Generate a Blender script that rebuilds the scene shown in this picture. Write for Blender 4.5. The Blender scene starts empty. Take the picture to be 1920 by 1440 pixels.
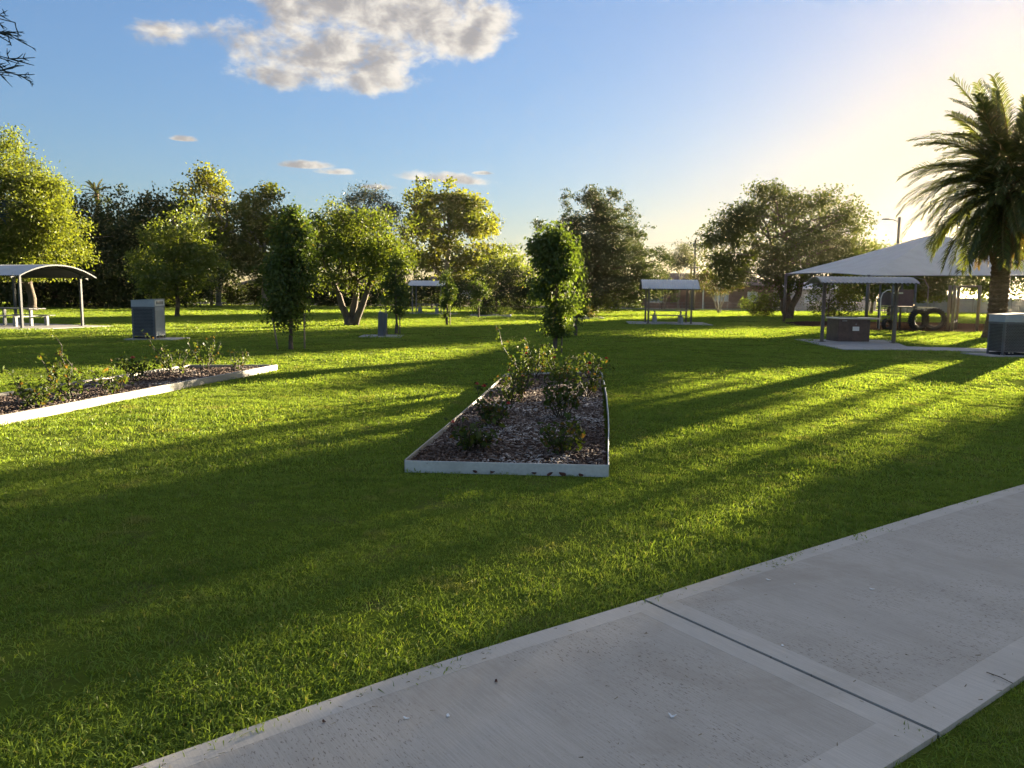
import bpy, math, random
import numpy as np
from mathutils import Vector, Matrix

random.seed(7)
RNG = np.random.default_rng(7)
R = math.radians
scene = bpy.context.scene
COL = scene.collection

# ------------------------------------------------------------------ camera
PITCH, ROLL, CAM_H = R(6.56), R(0.63), 1.55
cd = bpy.data.cameras.new('camera')
cam = bpy.data.objects.new('camera', cd)
COL.objects.link(cam)
cd.sensor_width = 36.0
cd.sensor_fit = 'HORIZONTAL'
cd.lens = 36.0 * 1443.0 / 1920.0
cd.clip_start, cd.clip_end = 0.05, 5000
cam.matrix_world = (Matrix.Translation((0, 0, CAM_H)) @ Matrix.Rotation(R(90) - PITCH, 4, 'X')
                    @ Matrix.Rotation(ROLL, 4, 'Z'))
scene.camera = cam

# ------------------------------------------------------------------ sky, clouds, sun, exposure
SUN_AZ, SUN_EL = R(39.5), R(6.9)
SUN_STRENGTH, SKY_STRENGTH, EXPOSURE = 5.0, 0.081, 3.38
world = bpy.data.worlds.new('World')
scene.world = world
world.use_nodes = True


class NT:
    """small helper to write node trees as expressions"""
    def __init__(s, tree):
        s.t = tree
        s.n = tree.nodes
        s.l = tree.links

    def node(s, typ, **kw):
        n = s.n.new(typ)
        for k, v in kw.items():
            setattr(n, k, v)
        return n

    def put(s, sock, v):
        if isinstance(v, bpy.types.NodeSocket):
            s.l.new(v, sock)
        else:
            sock.default_value = v

    def m(s, op, a, b=0.0, c=0.0, clamp=False):
        n = s.node('ShaderNodeMath', operation=op, use_clamp=clamp)
        s.put(n.inputs[0], a)
        s.put(n.inputs[1], b)
        if op in ('MULTIPLY_ADD', 'SMOOTH_MAX', 'SMOOTH_MIN'):
            s.put(n.inputs[2], c)
        return n.outputs[0]

    def smooth(s, v, lo, hi, a=0.0, b=1.0):
        n = s.node('ShaderNodeMapRange', interpolation_type='SMOOTHSTEP')
        s.put(n.inputs['Value'], v)
        s.put(n.inputs['From Min'], lo)
        s.put(n.inputs['From Max'], hi)
        s.put(n.inputs['To Min'], a)
        s.put(n.inputs['To Max'], b)
        return n.outputs[0]

    def noise(s, vec, scale, detail=4, rough=0.55, dist=0.0):
        n = s.node('ShaderNodeTexNoise')
        s.put(n.inputs['Vector'], vec)
        s.put(n.inputs['Scale'], scale)
        s.put(n.inputs['Detail'], detail)
        s.put(n.inputs['Roughness'], rough)
        s.put(n.inputs['Distortion'], dist)
        return n.outputs['Fac']

    def mix(s, f, a, b, mode='MIX'):
        n = s.node('ShaderNodeMix', data_type='RGBA', blend_type=mode)
        s.put(n.inputs[0], f)
        s.put(n.inputs[6], a)
        s.put(n.inputs[7], b)
        return n.outputs[2]

    def xyz(s, x, y, z=0.0):
        n = s.node('ShaderNodeCombineXYZ')
        s.put(n.inputs[0], x)
        s.put(n.inputs[1], y)
        s.put(n.inputs[2], z)
        return n.outputs[0]


def build_world():
    t = NT(world.node_tree)
    t.n.clear()
    out = t.node('ShaderNodeOutputWorld')
    bg = t.node('ShaderNodeBackground')
    bg.inputs['Strength'].default_value = SKY_STRENGTH
    sky = t.node('ShaderNodeTexSky', sky_type='NISHITA')
    sky.sun_disc = False
    sky.sun_elevation = SUN_EL
    sky.sun_rotation = SUN_AZ
    sky.altitude = 200
    sky.air_density, sky.dust_density, sky.ozone_density = 1.0, 0.7, 2.5
    tc = t.node('ShaderNodeTexCoord')
    sep = t.node('ShaderNodeSeparateXYZ')
    t.l.new(tc.outputs['Generated'], sep.inputs[0])
    x, y, z = sep.outputs
    az = t.m('MULTIPLY', t.m('ARCTAN2', x, y), 57.2958)
    el = t.m('MULTIPLY', t.m('ARCSINE', z), 57.2958)
    # the clouds, as banks of given azimuth / elevation, frayed by noise
    banks = [(-13.5, 19.6, 6.5, 2.6, 0.05), (-17.0, 16.9, 5.2, 1.9, 0.08, 0.62), (-20.0, 19.4, 4.5, 0.9, 0.1, 0.4), (-7.5, 19.3, 7.6, 3.3, 0.16), (-12.0, 16.2, 7.8, 2.4, 0.06), (-10.3, 14.6, 4.8, 1.25, 0.10), (-15.6, 14.6, 4.3, 1.1, 0.05),
             (-3.2, 18.0, 3.6, 2.0, 0.3), (-22.8, 16.3, 5.0, 1.1, 0.14, 0.68), (-16.5, 20.2, 3.6, 0.8, 0.1),
             (-14.9, 8.8, 2.3, 0.42, 0.0), (-12.6, 8.45, 1.8, 0.36, 0.0), (-5.6, 8.25, 3.9, 0.62, -0.05),
             (-9.9, 7.55, 1.7, 0.34, 0.0), (-22.7, 10.0, 0.9, 0.3, 0.0), (-2.3, 8.7, 0.8, 0.2, 0.0),
             (48, 22, 9, 2.0, 0.1), (-60, 14, 11, 1.6, 0.1), (-95, 20, 14, 3, 0.1), (110, 17, 12, 2.4, 0.1), (160, 24, 16, 4, 0.0)]
    cover = None
    for a0, e0, ra, re, sh, *pk in banks:
        da = t.m('SUBTRACT', az, a0)
        de = t.m('SUBTRACT', t.m('SUBTRACT', el, e0), t.m('MULTIPLY', da, sh))
        if re < 0.8:              # small fair-weather clouds: flat base, rounded top
            de = t.m('MAXIMUM', de, t.m('MULTIPLY', de, -2.2))
        q = t.m('ADD', t.m('POWER', t.m('ABSOLUTE', t.m('DIVIDE', da, ra)), 2.0), t.m('POWER', t.m('ABSOLUTE', t.m('DIVIDE', de, re)), 2.0))
        v = t.m('SUBTRACT', pk[0] if pk else 1.0, q)
        cover = v if cover is None else t.m('MAXIMUM', cover, v)
    # unseen broken cloud added overhead to lift and neutralise the shade fill
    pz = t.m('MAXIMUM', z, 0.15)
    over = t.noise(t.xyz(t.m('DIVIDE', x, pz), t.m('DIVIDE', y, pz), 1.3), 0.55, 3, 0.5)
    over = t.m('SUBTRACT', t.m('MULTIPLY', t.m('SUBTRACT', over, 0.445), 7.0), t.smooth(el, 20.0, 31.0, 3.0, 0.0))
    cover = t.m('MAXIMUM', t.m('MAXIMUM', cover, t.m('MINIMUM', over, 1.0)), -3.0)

    def fbm(da, de):
        p = t.xyz(t.m('MULTIPLY', t.m('ADD', az, da), 0.40), t.m('MULTIPLY', t.m('ADD', el, de), 0.66), 3.7)
        return t.m('ADD', t.m('MULTIPLY', t.noise(p, 0.85, 8, 0.55, 0.3), 1.0), t.m('MULTIPLY', t.noise(p, 0.33, 3, 0.5), 0.55))
    f0 = fbm(0, 0)
    f1 = fbm(0.75, -0.35)
    pf = t.xyz(t.m('MULTIPLY', az, 2.0), t.m('MULTIPLY', el, 2.9), 9.1)
    fine = t.m('MULTIPLY', t.m('SUBTRACT', t.noise(pf, 0.9, 6, 0.55, 0.4), 0.5), 0.36)
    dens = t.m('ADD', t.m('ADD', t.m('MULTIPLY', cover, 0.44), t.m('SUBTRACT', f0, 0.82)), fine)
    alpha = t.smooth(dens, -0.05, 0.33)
    lit = t.smooth(t.m('ADD', t.m('SUBTRACT', f0, f1), t.m('ADD', t.m('MULTIPLY', t.m('SUBTRACT', 0.30, dens), 0.40), t.m('MULTIPLY', t.m('ADD', az, 10.0), 0.008))), -0.16, 0.20)
    cl = t.mix(lit, (0.52, 0.49, 0.475, 1), (1.22, 1.13, 0.99, 1))
    # thinner where the cloud is thin
    # highlights of the sky roll off softly towards the sun, blues stay deep
    sc_ = t.node('ShaderNodeSeparateColor')
    t.l.new(sky.outputs[0], sc_.inputs[0])
    lum = t.m('ADD', t.m('ADD', t.m('MULTIPLY', sc_.outputs[0], 0.2126), t.m('MULTIPLY', sc_.outputs[1], 0.7152)), t.m('MULTIPLY', sc_.outputs[2], 0.0722))
    lum = t.m('MAXIMUM', lum, 0.02)
    level = t.m('SMOOTH_MIN', t.m('MULTIPLY', t.m('POWER', lum, 0.62), 0.385), 1.08, 0.35)
    pale = t.smooth(lum, 2.8, 11.0)
    cc_ = t.node('ShaderNodeCombineColor')
    for k, (gain, warm) in enumerate(((0.88, 1.06), (0.855, 0.95), (0.95, 0.76))):
        ch = t.m('MULTIPLY', t.m('POWER', t.m('DIVIDE', t.m('MAXIMUM', sc_.outputs[k], 0.001), lum), 1.07), gain)
        ch = t.m('ADD', t.m('MULTIPLY', ch, t.m('SUBTRACT', 1.0, pale)), t.m('MULTIPLY', pale, warm))
        t.put(cc_.inputs[k], t.m('MULTIPLY', ch, level))
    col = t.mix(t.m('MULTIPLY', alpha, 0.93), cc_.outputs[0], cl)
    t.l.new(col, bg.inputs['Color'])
    t.l.new(bg.outputs[0], out.inputs[0])


build_world()
sd = bpy.data.lights.new('sun', 'SUN')
sun = bpy.data.objects.new('sun', sd)
COL.objects.link(sun)
sd.energy = SUN_STRENGTH
sd.angle = R(0.55)
sd.color = (1.0, 0.84, 0.58)
to_sun = Vector((math.sin(SUN_AZ) * math.cos(SUN_EL), math.cos(SUN_AZ) * math.cos(SUN_EL), math.sin(SUN_EL)))
sun.rotation_euler = to_sun.to_track_quat('Z', 'Y').to_euler()
sun.location = to_sun * 200

vs = scene.view_settings
vs.view_transform = 'Standard'
vs.look = 'None'
vs.gamma = 1
vs.exposure = EXPOSURE
vs.use_curve_mapping = False
cy = scene.cycles
cy.max_bounces = 5
cy.diffuse_bounces = 3
cy.glossy_bounces = 2
cy.transmission_bounces = 4
cy.use_light_tree = False
cy.use_denoising = True
cy.sample_clamp_indirect = 6.0
cy.caustics_reflective = False
cy.caustics_refractive = False


# ------------------------------------------------------------------ materials
def new_mat(name):
    m = bpy.data.materials.new(name)
    m.use_nodes = True
    t = NT(m.node_tree)
    t.n.clear()
    o = t.node('ShaderNodeOutputMaterial')
    return m, t, o


def surface(name, c1, c2, scale=4.0, rough=0.7, metal=0.0, bump=0.2, fine=60.0, dist=0.01, spec=0.4, stretch=(1, 1, 1)):
    """painted / mineral / timber surface: two tones by noise, fine relief"""
    m, t, o = new_mat(name)
    b = t.node('ShaderNodeBsdfPrincipled')
    tc = t.node('ShaderNodeTexCoord')
    mp = t.node('ShaderNodeMapping')
    mp.inputs['Scale'].default_value = stretch
    t.l.new(tc.outputs['Object'], mp.inputs[0])
    n1 = t.noise(mp.outputs[0], scale, 6, 0.6)
    n2 = t.noise(mp.outputs[0], fine, 4, 0.6)
    f = t.smooth(t.m('ADD', t.m('MULTIPLY', n1, 0.7), t.m('MULTIPLY', n2, 0.3)), 0.35, 0.65)
    t.l.new(t.mix(f, (*c1, 1), (*c2, 1)), b.inputs['Base Color'])
    b.inputs['Roughness'].default_value = rough
    b.inputs['Metallic'].default_value = metal
    b.inputs['Specular IOR Level'].default_value = spec
    if bump:
        bn = t.node('ShaderNodeBump')
        bn.inputs['Strength'].default_value = bump
        bn.inputs['Distance'].default_value = dist
        t.l.new(t.m('ADD', n2, t.m('MULTIPLY', n1, 0.5)), bn.inputs['Height'])
        t.l.new(bn.outputs[0], b.inputs['Normal'])
    t.l.new(b.outputs[0], o.inputs[0])
    return m


def foliage(name, dark, light, odd=None, odd_at=0.85, trans=0.45, gloss=0.05, patch=0.0, patch_scale=0.25, tr_tint=(1.12, 1.05, 0.38)):
    """thin leaves: diffuse both sides, light coming through, a little sheen; colour by leaf"""
    m, t, o = new_mat(name)
    a = t.node('ShaderNodeAttribute', attribute_name='rnd')
    r = a.outputs['Fac']
    col = t.mix(r, (*dark, 1), (*light, 1))
    if odd:
        col = t.mix(t.smooth(r, odd_at - 0.03, odd_at + 0.03), col, (*odd, 1))
    if patch:
        g = t.node('ShaderNodeNewGeometry')
        pf = t.smooth(t.noise(g.outputs['Position'], patch_scale, 3, 0.5), 0.45, 0.62)
        col = t.mix(t.m('MULTIPLY', pf, patch), col, (*(odd or light), 1))
    d = t.node('ShaderNodeBsdfDiffuse')
    t.l.new(col, d.inputs['Color'])
    tr = t.node('ShaderNodeBsdfTranslucent')
    t.l.new(t.mix(1.0, col, (*tr_tint, 1), 'MULTIPLY'), tr.inputs['Color'])
    mx = t.node('ShaderNodeMixShader')
    mx.inputs[0].default_value = trans
    t.l.new(d.outputs[0], mx.inputs[1])
    t.l.new(tr.outputs[0], mx.inputs[2])
    gl = t.node('ShaderNodeBsdfGlossy')
    gl.inputs['Roughness'].default_value = 0.45
    gl.inputs['Color'].default_value = (0.9, 0.9, 0.9, 1)
    m2 = t.node('ShaderNodeMixShader')
    m2.inputs[0].default_value = gloss
    t.l.new(mx.outputs[0], m2.inputs[1])
    t.l.new(gl.outputs[0], m2.inputs[2])
    t.l.new(m2.outputs[0], o.inputs[0])
    return m


def grass_material():
    m, t, o = new_mat('grass_blade')
    a = t.node('ShaderNodeAttribute', attribute_name='rnd')
    r = a.outputs['Fac']
    g = t.node('ShaderNodeNewGeometry')
    pos = g.outputs['Position']
    big = t.noise(pos, 0.35, 4, 0.6)
    tuft_tone = t.node('ShaderNodeObjectInfo').outputs['Random']
    clump = t.noise(pos, 9.0, 3, 0.6)
    mid = t.noise(pos, 1.7, 4, 0.6)
    tone = t.m('ADD', t.m('MULTIPLY', r, 0.45), t.m('ADD', t.m('MULTIPLY', tuft_tone, 0.25), t.m('MULTIPLY', t.smooth(clump, 0.35, 0.65), 0.30)))
    col = t.mix(tone, (0.062, 0.118, 0.015, 1), (0.295, 0.385, 0.060, 1))
    col = t.mix(t.m('MULTIPLY', t.smooth(big, 0.42, 0.66), 0.5), col, (0.20, 0.27, 0.05, 1))
    deep = t.noise(pos, 0.9, 4, 0.6)
    col = t.mix(t.smooth(deep, 0.52, 0.68, 0.0, 0.45), col, (0.05, 0.105, 0.016, 1))
    dry = t.m('MAXIMUM', t.m('MULTIPLY', t.smooth(mid, 0.57, 0.72), 0.6), t.smooth(r, 0.90, 0.93, 0.0, 0.65))
    col = t.mix(dry, col, (0.27, 0.225, 0.085, 1))
    d = t.node('ShaderNodeBsdfDiffuse')
    t.l.new(col, d.inputs['Color'])
    tr = t.node('ShaderNodeBsdfTranslucent')
    t.l.new(t.mix(1.0, col, (1.35, 1.3, 0.6, 1), 'MULTIPLY'), tr.inputs['Color'])
    mx = t.node('ShaderNodeMixShader')
    mx.inputs[0].default_value = 0.40
    t.l.new(d.outputs[0], mx.inputs[1])
    t.l.new(tr.outputs[0], mx.inputs[2])
    gl = t.node('ShaderNodeBsdfGlossy')
    gl.inputs['Roughness'].default_value = 0.4
    m2 = t.node('ShaderNodeMixShader')
    m2.inputs[0].default_value = 0.012
    t.l.new(mx.outputs[0], m2.inputs[1])
    t.l.new(gl.outputs[0], m2.inputs[2])
    t.l.new(m2.outputs[0], o.inputs[0])
    return m


def lawn_material():
    m, t, o = new_mat('lawn_thatch')
    g = t.node('ShaderNodeNewGeometry')
    pos = g.outputs['Position']
    b = t.node('ShaderNodeBsdfPrincipled')
    n1, n2, n3 = t.noise(pos, 0.3, 5, 0.6), t.noise(pos, 30, 5, 0.7), t.noise(pos, 2.2, 4, 0.6)
    col = t.mix(n2, (0.045, 0.065, 0.010, 1), (0.11, 0.15, 0.02, 1))
    col = t.mix(t.smooth(n3, 0.55, 0.72, 0, 0.6), col, (0.10, 0.085, 0.04, 1))
    col = t.mix(t.smooth(n1, 0.45, 0.65, 0, 0.4), col, (0.105, 0.12, 0.028, 1))
    t.l.new(col, b.inputs['Base Color'])
    b.inputs['Roughness'].default_value = 1.0
    b.inputs['Specular IOR Level'].default_value = 0.0
    bn = t.node('ShaderNodeBump')
    bn.inputs['Strength'].default_value = 0.6
    bn.inputs['Distance'].default_value = 0.02
    t.l.new(n2, bn.inputs['Height'])
    t.l.new(bn.outputs[0], b.inputs['Normal'])
    t.l.new(b.outputs[0], o.inputs[0])
    return m


def concrete_material(name, c1, c2, heading=None, pits=True):
    """broom-finished concrete: streaks run across the path (heading = path direction, radians)"""
    m, t, o = new_mat(name)
    g = t.node('ShaderNodeNewGeometry')
    mp = t.node('ShaderNodeMapping')
    if heading is not None:
        mp.inputs['Rotation'].default_value = (0, 0, -heading)
    t.l.new(g.outputs['Position'], mp.inputs[0])
    p = mp.outputs[0]
    mp2 = t.node('ShaderNodeMapping')
    mp2.inputs['Scale'].default_value = (170, 5, 1) if heading is not None else (60, 60, 1)
    t.l.new(p, mp2.inputs[0])
    streak = t.noise(mp2.outputs[0], 1.0, 3, 0.6)
    mp3 = t.node('ShaderNodeMapping')
    mp3.inputs['Scale'].default_value = (4.5, 1.1, 1)
    t.l.new(p, mp3.inputs[0])
    band = t.noise(mp3.outputs[0], 1.0, 4, 0.55)
    cloud = t.noise(p, 2.2, 6, 0.65)
    grain = t.noise(p, 180, 3, 0.7)
    f = t.smooth(t.m('ADD', t.m('ADD', t.m('MULTIPLY', cloud, 0.4), t.m('MULTIPLY', band, 0.35)), t.m('MULTIPLY', grain, 0.25)), 0.36, 0.64)
    col = t.mix(f, (*c1, 1), (*c2, 1))
    col = t.mix(t.smooth(streak, 0.40, 0.62, 0.0, 0.30), col, (c1[0] * 0.72, c1[1] * 0.72, c1[2] * 0.72, 1))
    if pits:
        mp4 = t.node('ShaderNodeMapping')
        mp4.inputs['Scale'].default_value = (150, 38, 1)
        t.l.new(p, mp4.inputs[0])
        pit = t.m('MULTIPLY', t.smooth(t.noise(mp4.outputs[0], 1.0, 2, 0.6), 0.60, 0.66), t.smooth(t.noise(p, 1.6, 3, 0.5), 0.40, 0.6, 0.15, 0.9))
        col = t.mix(pit, col, (c1[0] * 0.38, c1[1] * 0.36, c1[2] * 0.34, 1))
    stain = t.smooth(t.noise(p, 0.9, 5, 0.7, 0.6), 0.50, 0.70, 0, 0.45)
    col = t.mix(stain, col, (c1[0] * 0.72, c1[1] * 0.68, c1[2] * 0.62, 1))
    b = t.node('ShaderNodeBsdfPrincipled')
    t.l.new(col, b.inputs['Base Color'])
    b.inputs['Roughness'].default_value = 0.85
    b.inputs['Specular IOR Level'].default_value = 0.08
    bn = t.node('ShaderNodeBump')
    bn.inputs['Strength'].default_value = 0.35
    bn.inputs['Distance'].default_value = 0.002
    t.l.new(t.m('ADD', streak if pits else grain, t.m('MULTIPLY', grain, 0.4)), bn.inputs['Height'])
    t.l.new(bn.outputs[0], b.inputs['Normal'])
    t.l.new(b.outputs[0], o.inputs[0])
    return m


def chip_material():
    m, t, o = new_mat('bark_chip')
    a = t.node('ShaderNodeAttribute', attribute_name='rnd')
    cr = t.node('ShaderNodeValToRGB')
    e = cr.color_ramp.elements
    e[0].position, e[0].color = 0.0, (0.030, 0.017, 0.011, 1)
    e[1].position, e[1].color = 0.45, (0.085, 0.048, 0.030, 1)
    for p_, c_ in ((0.62, (0.15, 0.105, 0.08, 1)), (0.8, (0.28, 0.235, 0.20, 1)), (1.0, (0.50, 0.45, 0.40, 1))):
        k = e.new(p_)
        k.color = c_
    t.l.new(a.outputs['Fac'], cr.inputs[0])
    b = t.node('ShaderNodeBsdfPrincipled')
    b.inputs['Roughness'].default_value = 0.85
    t.l.new(cr.outputs[0], b.inputs['Base Color'])
    t.l.new(b.outputs[0], o.inputs[0])
    return m


def shade_cloth():
    m, t, o = new_mat('shade_cloth')
    g = t.node('ShaderNodeNewGeometry')
    n = t.noise(g.outputs['Position'], 1.3, 4, 0.6)
    col = t.mix(t.smooth(n, 0.35, 0.65), (0.76, 0.71, 0.66, 1), (0.82, 0.775, 0.73, 1))
    d = t.node('ShaderNodeBsdfDiffuse')
    t.l.new(col, d.inputs[0])
    tr = t.node('ShaderNodeBsdfTranslucent')
    t.l.new(col, tr.inputs[0])
    mx = t.node('ShaderNodeMixShader')
    mx.inputs[0].default_value = 0.25
    t.l.new(d.outputs[0], mx.inputs[1])
    t.l.new(tr.outputs[0], mx.inputs[2])
    t.l.new(mx.outputs[0], o.inputs[0])
    return m


def glass_pane():
    m, t, o = new_mat('window_glass')
    b = t.node('ShaderNodeBsdfPrincipled')
    b.inputs['Base Color'].default_value = (0.10, 0.12, 0.14, 1)
    b.inputs['Roughness'].default_value = 0.08
    b.inputs['Specular IOR Level'].default_value = 0.8
    t.l.new(b.outputs[0], o.inputs[0])
    return m


M = {}
M['grass'] = grass_material()
M['lawn'] = lawn_material()
PATH_HEAD = R(35.6)
M['broomed'] = concrete_material('broomed_concrete', (0.42, 0.372, 0.308), (0.50, 0.448, 0.378), PATH_HEAD)
M['trowelled'] = concrete_material('trowelled_concrete', (0.49, 0.44, 0.37), (0.57, 0.515, 0.44), PATH_HEAD, pits=False)
M['pad'] = concrete_material('pad_concrete', (0.33, 0.31, 0.29), (0.42, 0.40, 0.38), 0.2, pits=False)
M['soil'] = surface('joint_soil', (0.03, 0.024, 0.018), (0.07, 0.055, 0.04), 30, 0.95, bump=0.6)
M['mulch'] = surface('mulch_bed', (0.028, 0.018, 0.013), (0.075, 0.05, 0.036), 18, 1.0, bump=0.5, fine=90, dist=0.01, spec=0.0)
M['chip'] = chip_material()
M['cream_edge'] = surface('cream_edging', (0.26, 0.235, 0.195), (0.36, 0.325, 0.275), 2.2, 0.6, bump=0.15, fine=45)
M['grey_edge'] = surface('weathered_metal_edging', (0.42, 0.41, 0.38), (0.56, 0.55, 0.51), 1.8, 0.5, metal=0.0, bump=0.1, fine=35)
M['charcoal'] = surface('charcoal_powdercoat', (0.075, 0.080, 0.090), (0.10, 0.107, 0.118), 3, 0.45, bump=0.04)
M['hole'] = surface('perforation', (0.008, 0.008, 0.010), (0.014, 0.014, 0.016), 3, 0.8, bump=0)
M['shelter_post'] = surface('dark_shelter_post', (0.038, 0.040, 0.044), (0.058, 0.060, 0.064), 3, 0.5, bump=0.04)
M['silver'] = surface('silver_panel', (0.27, 0.29, 0.31), (0.35, 0.37, 0.39), 2, 0.45, bump=0.05)
M['steel'] = surface('galvanised_steel', (0.16, 0.165, 0.17), (0.23, 0.235, 0.24), 3, 0.45, metal=0.2, bump=0.05)
M['brown_steel'] = surface('brown_grey_post', (0.085, 0.068, 0.058), (0.13, 0.105, 0.09), 3, 0.5, bump=0.05)
M['roof_iron'] = surface('corrugated_iron', (0.40, 0.405, 0.41), (0.50, 0.505, 0.51), 1.0, 0.5, metal=0.0, bump=0.03)
M['dull_iron'] = surface('dull_corrugated_iron', (0.24, 0.235, 0.24), (0.32, 0.315, 0.32), 1.0, 0.5, metal=0.0, bump=0.03)
M['dark_under'] = surface('roof_shade_and_platform', (0.03, 0.03, 0.033), (0.05, 0.05, 0.053), 2, 0.7, bump=0.03)  # shade under the shelter roofs put into colour; also the play platform
M['white_paint'] = surface('white_paint', (0.62, 0.62, 0.60), (0.74, 0.73, 0.71), 2, 0.5, bump=0.05)
M['table_alu'] = surface('table_aluminium', (0.14, 0.142, 0.146), (0.19, 0.192, 0.196), 2, 0.4, metal=0.3, bump=0.03)
M['brown_clad'] = surface('brown_cladding', (0.075, 0.045, 0.036), (0.12, 0.075, 0.06), 5, 0.6, bump=0.2)
M['stainless'] = surface('stainless_top', (0.45, 0.45, 0.45), (0.58, 0.58, 0.58), 3, 0.3, metal=0.7, bump=0.02)
M['rubber'] = surface('tyre_rubber', (0.016, 0.014, 0.013), (0.035, 0.031, 0.028), 6, 0.8, bump=0.4)
M['timber'] = surface('weathered_timber', (0.16, 0.125, 0.09), (0.26, 0.21, 0.16), 3, 0.8, bump=0.4, stretch=(6, 6, 0.6))
M['yellow_pole'] = surface('pale_timber_pole', (0.20, 0.17, 0.09), (0.30, 0.25, 0.14), 2, 0.8, bump=0.3)
M['bark'] = surface('tree_bark', (0.055, 0.040, 0.028), (0.13, 0.098, 0.07), 5, 0.9, bump=0.8, fine=28, dist=0.03, stretch=(3, 3, 0.7))
M['bark_pale'] = surface('pale_bark', (0.16, 0.13, 0.10), (0.30, 0.26, 0.20), 2.5, 0.85, bump=0.5, fine=20, dist=0.02)
M['palm_bark'] = surface('palm_trunk_bark', (0.07, 0.045, 0.025), (0.16, 0.105, 0.06), 7, 0.95, bump=1.0, fine=24, dist=0.05, stretch=(1, 1, 3))
M['cane'] = surface('rose_cane', (0.028, 0.026, 0.014), (0.06, 0.045, 0.026), 12, 0.7, bump=0.3)
M['red_petal'] = surface('red_petal', (0.38, 0.018, 0.022), (0.55, 0.045, 0.04), 30, 0.6, bump=0)
M['pink_petal'] = surface('coral_petal', (0.55, 0.10, 0.07), (0.68, 0.20, 0.13), 30, 0.6, bump=0)
M['white_petal'] = surface('white_scrap', (0.72, 0.71, 0.68), (0.82, 0.81, 0.78), 50, 0.7, bump=0.2)
M['dead_leaf'] = surface('dead_leaf', (0.05, 0.018, 0.012), (0.11, 0.04, 0.022), 40, 0.8, bump=0.3)
M['brick'] = surface('house_brick', (0.13, 0.075, 0.06), (0.18, 0.105, 0.085), 2, 0.85, bump=0.3)
M['roof_tile'] = surface('roof_tile', (0.10, 0.065, 0.055), (0.15, 0.10, 0.08), 3, 0.8, bump=0.3)
M['asphalt'] = surface('asphalt', (0.06, 0.056, 0.055), (0.09, 0.084, 0.08), 0.6, 1.0, bump=0.1, spec=0.05)
M['kerb'] = surface('kerb_concrete', (0.30, 0.28, 0.26), (0.38, 0.36, 0.33), 1, 0.85, bump=0.1)
M['verge'] = surface('dirt_verge', (0.15, 0.105, 0.07), (0.22, 0.16, 0.11), 0.4, 1.0, bump=0.1, spec=0.0)
M['blue_fence'] = surface('blue_grey_sheet', (0.16, 0.18, 0.21), (0.21, 0.23, 0.26), 1, 0.6, bump=0.05)
M['curtain'] = surface('pale_curtain', (0.40, 0.42, 0.45), (0.52, 0.54, 0.57), 8, 0.9, bump=0.1, stretch=(8, 1, 0.2))
M['glass'] = glass_pane()
M['cloth'] = shade_cloth()
M['purple_panel'] = surface('plum_play_panel', (0.10, 0.06, 0.09), (0.14, 0.085, 0.12), 2, 0.5, bump=0.03)
M['wire'] = surface('cable', (0.10, 0.095, 0.085), (0.16, 0.15, 0.13), 2, 0.6, bump=0)
# leaves
M['L_pear'] = foliage('pear_leaf', (0.036, 0.068, 0.014), (0.105, 0.145, 0.030), (0.20, 0.17, 0.04), 0.93, 0.46, 0.02)
M['L_wattle'] = foliage('wattle_leaf', (0.09, 0.125, 0.020), (0.17, 0.195, 0.034), (0.20, 0.20, 0.035), 0.88, 0.5, 0.01)
M['L_dark'] = foliage('dark_evergreen_leaf', (0.024, 0.038, 0.010), (0.060, 0.078, 0.020), (0.11, 0.10, 0.03), 0.95, 0.3, 0.02)
M['L_plane'] = foliage('plane_leaf', (0.075, 0.105, 0.018), (0.165, 0.185, 0.034), (0.24, 0.19, 0.035), 0.92, 0.55, 0.02, patch=0.22, patch_scale=0.22)
M['L_broad'] = foliage('broad_tree_leaf', (0.034, 0.050, 0.012), (0.085, 0.105, 0.024), (0.14, 0.12, 0.03), 0.94, 0.38, 0.015)
M['L_gum'] = foliage('gum_leaf', (0.045, 0.055, 0.022), (0.105, 0.115, 0.045), (0.15, 0.12, 0.05), 0.92, 0.35, 0.04)
M['L_fruit'] = foliage('spreading_tree_leaf', (0.055, 0.088, 0.016), (0.13, 0.165, 0.03), (0.18, 0.15, 0.035), 0.94, 0.48, 0.015, patch=0.12, patch_scale=0.5)
M['L_light'] = foliage('light_green_leaf', (0.08, 0.115, 0.018), (0.165, 0.20, 0.036), (0.18, 0.18, 0.04), 0.9, 0.5, 0.03)
M['L_cypress'] = foliage('cypress_leaf', (0.030, 0.048, 0.018), (0.075, 0.095, 0.036), (0.10, 0.075, 0.035), 0.94, 0.25, 0.02)
M['L_rose'] = foliage('rose_leaf', (0.034, 0.058, 0.014), (0.085, 0.112, 0.026), (0.14, 0.085, 0.028), 0.92, 0.45, 0.012)
M['L_palm'] = foliage('palm_leaflet', (0.050, 0.068, 0.016), (0.11, 0.125, 0.028), (0.18, 0.15, 0.045), 0.92, 0.4, 0.04)
M['L_deadpalm'] = foliage('dead_palm_leaflet', (0.10, 0.065, 0.03), (0.19, 0.135, 0.065), None, 0.9, 0.25, 0.02)
M['L_myrtle'] = foliage('myrtle_leaf', (0.05, 0.062, 0.018), (0.11, 0.11, 0.03), (0.17, 0.085, 0.055), 0.80, 0.35, 0.02)
M['L_blue'] = foliage('grey_green_needle', (0.030, 0.046, 0.036), (0.065, 0.09, 0.070), None, 0.9, 0.25, 0.04)


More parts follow.
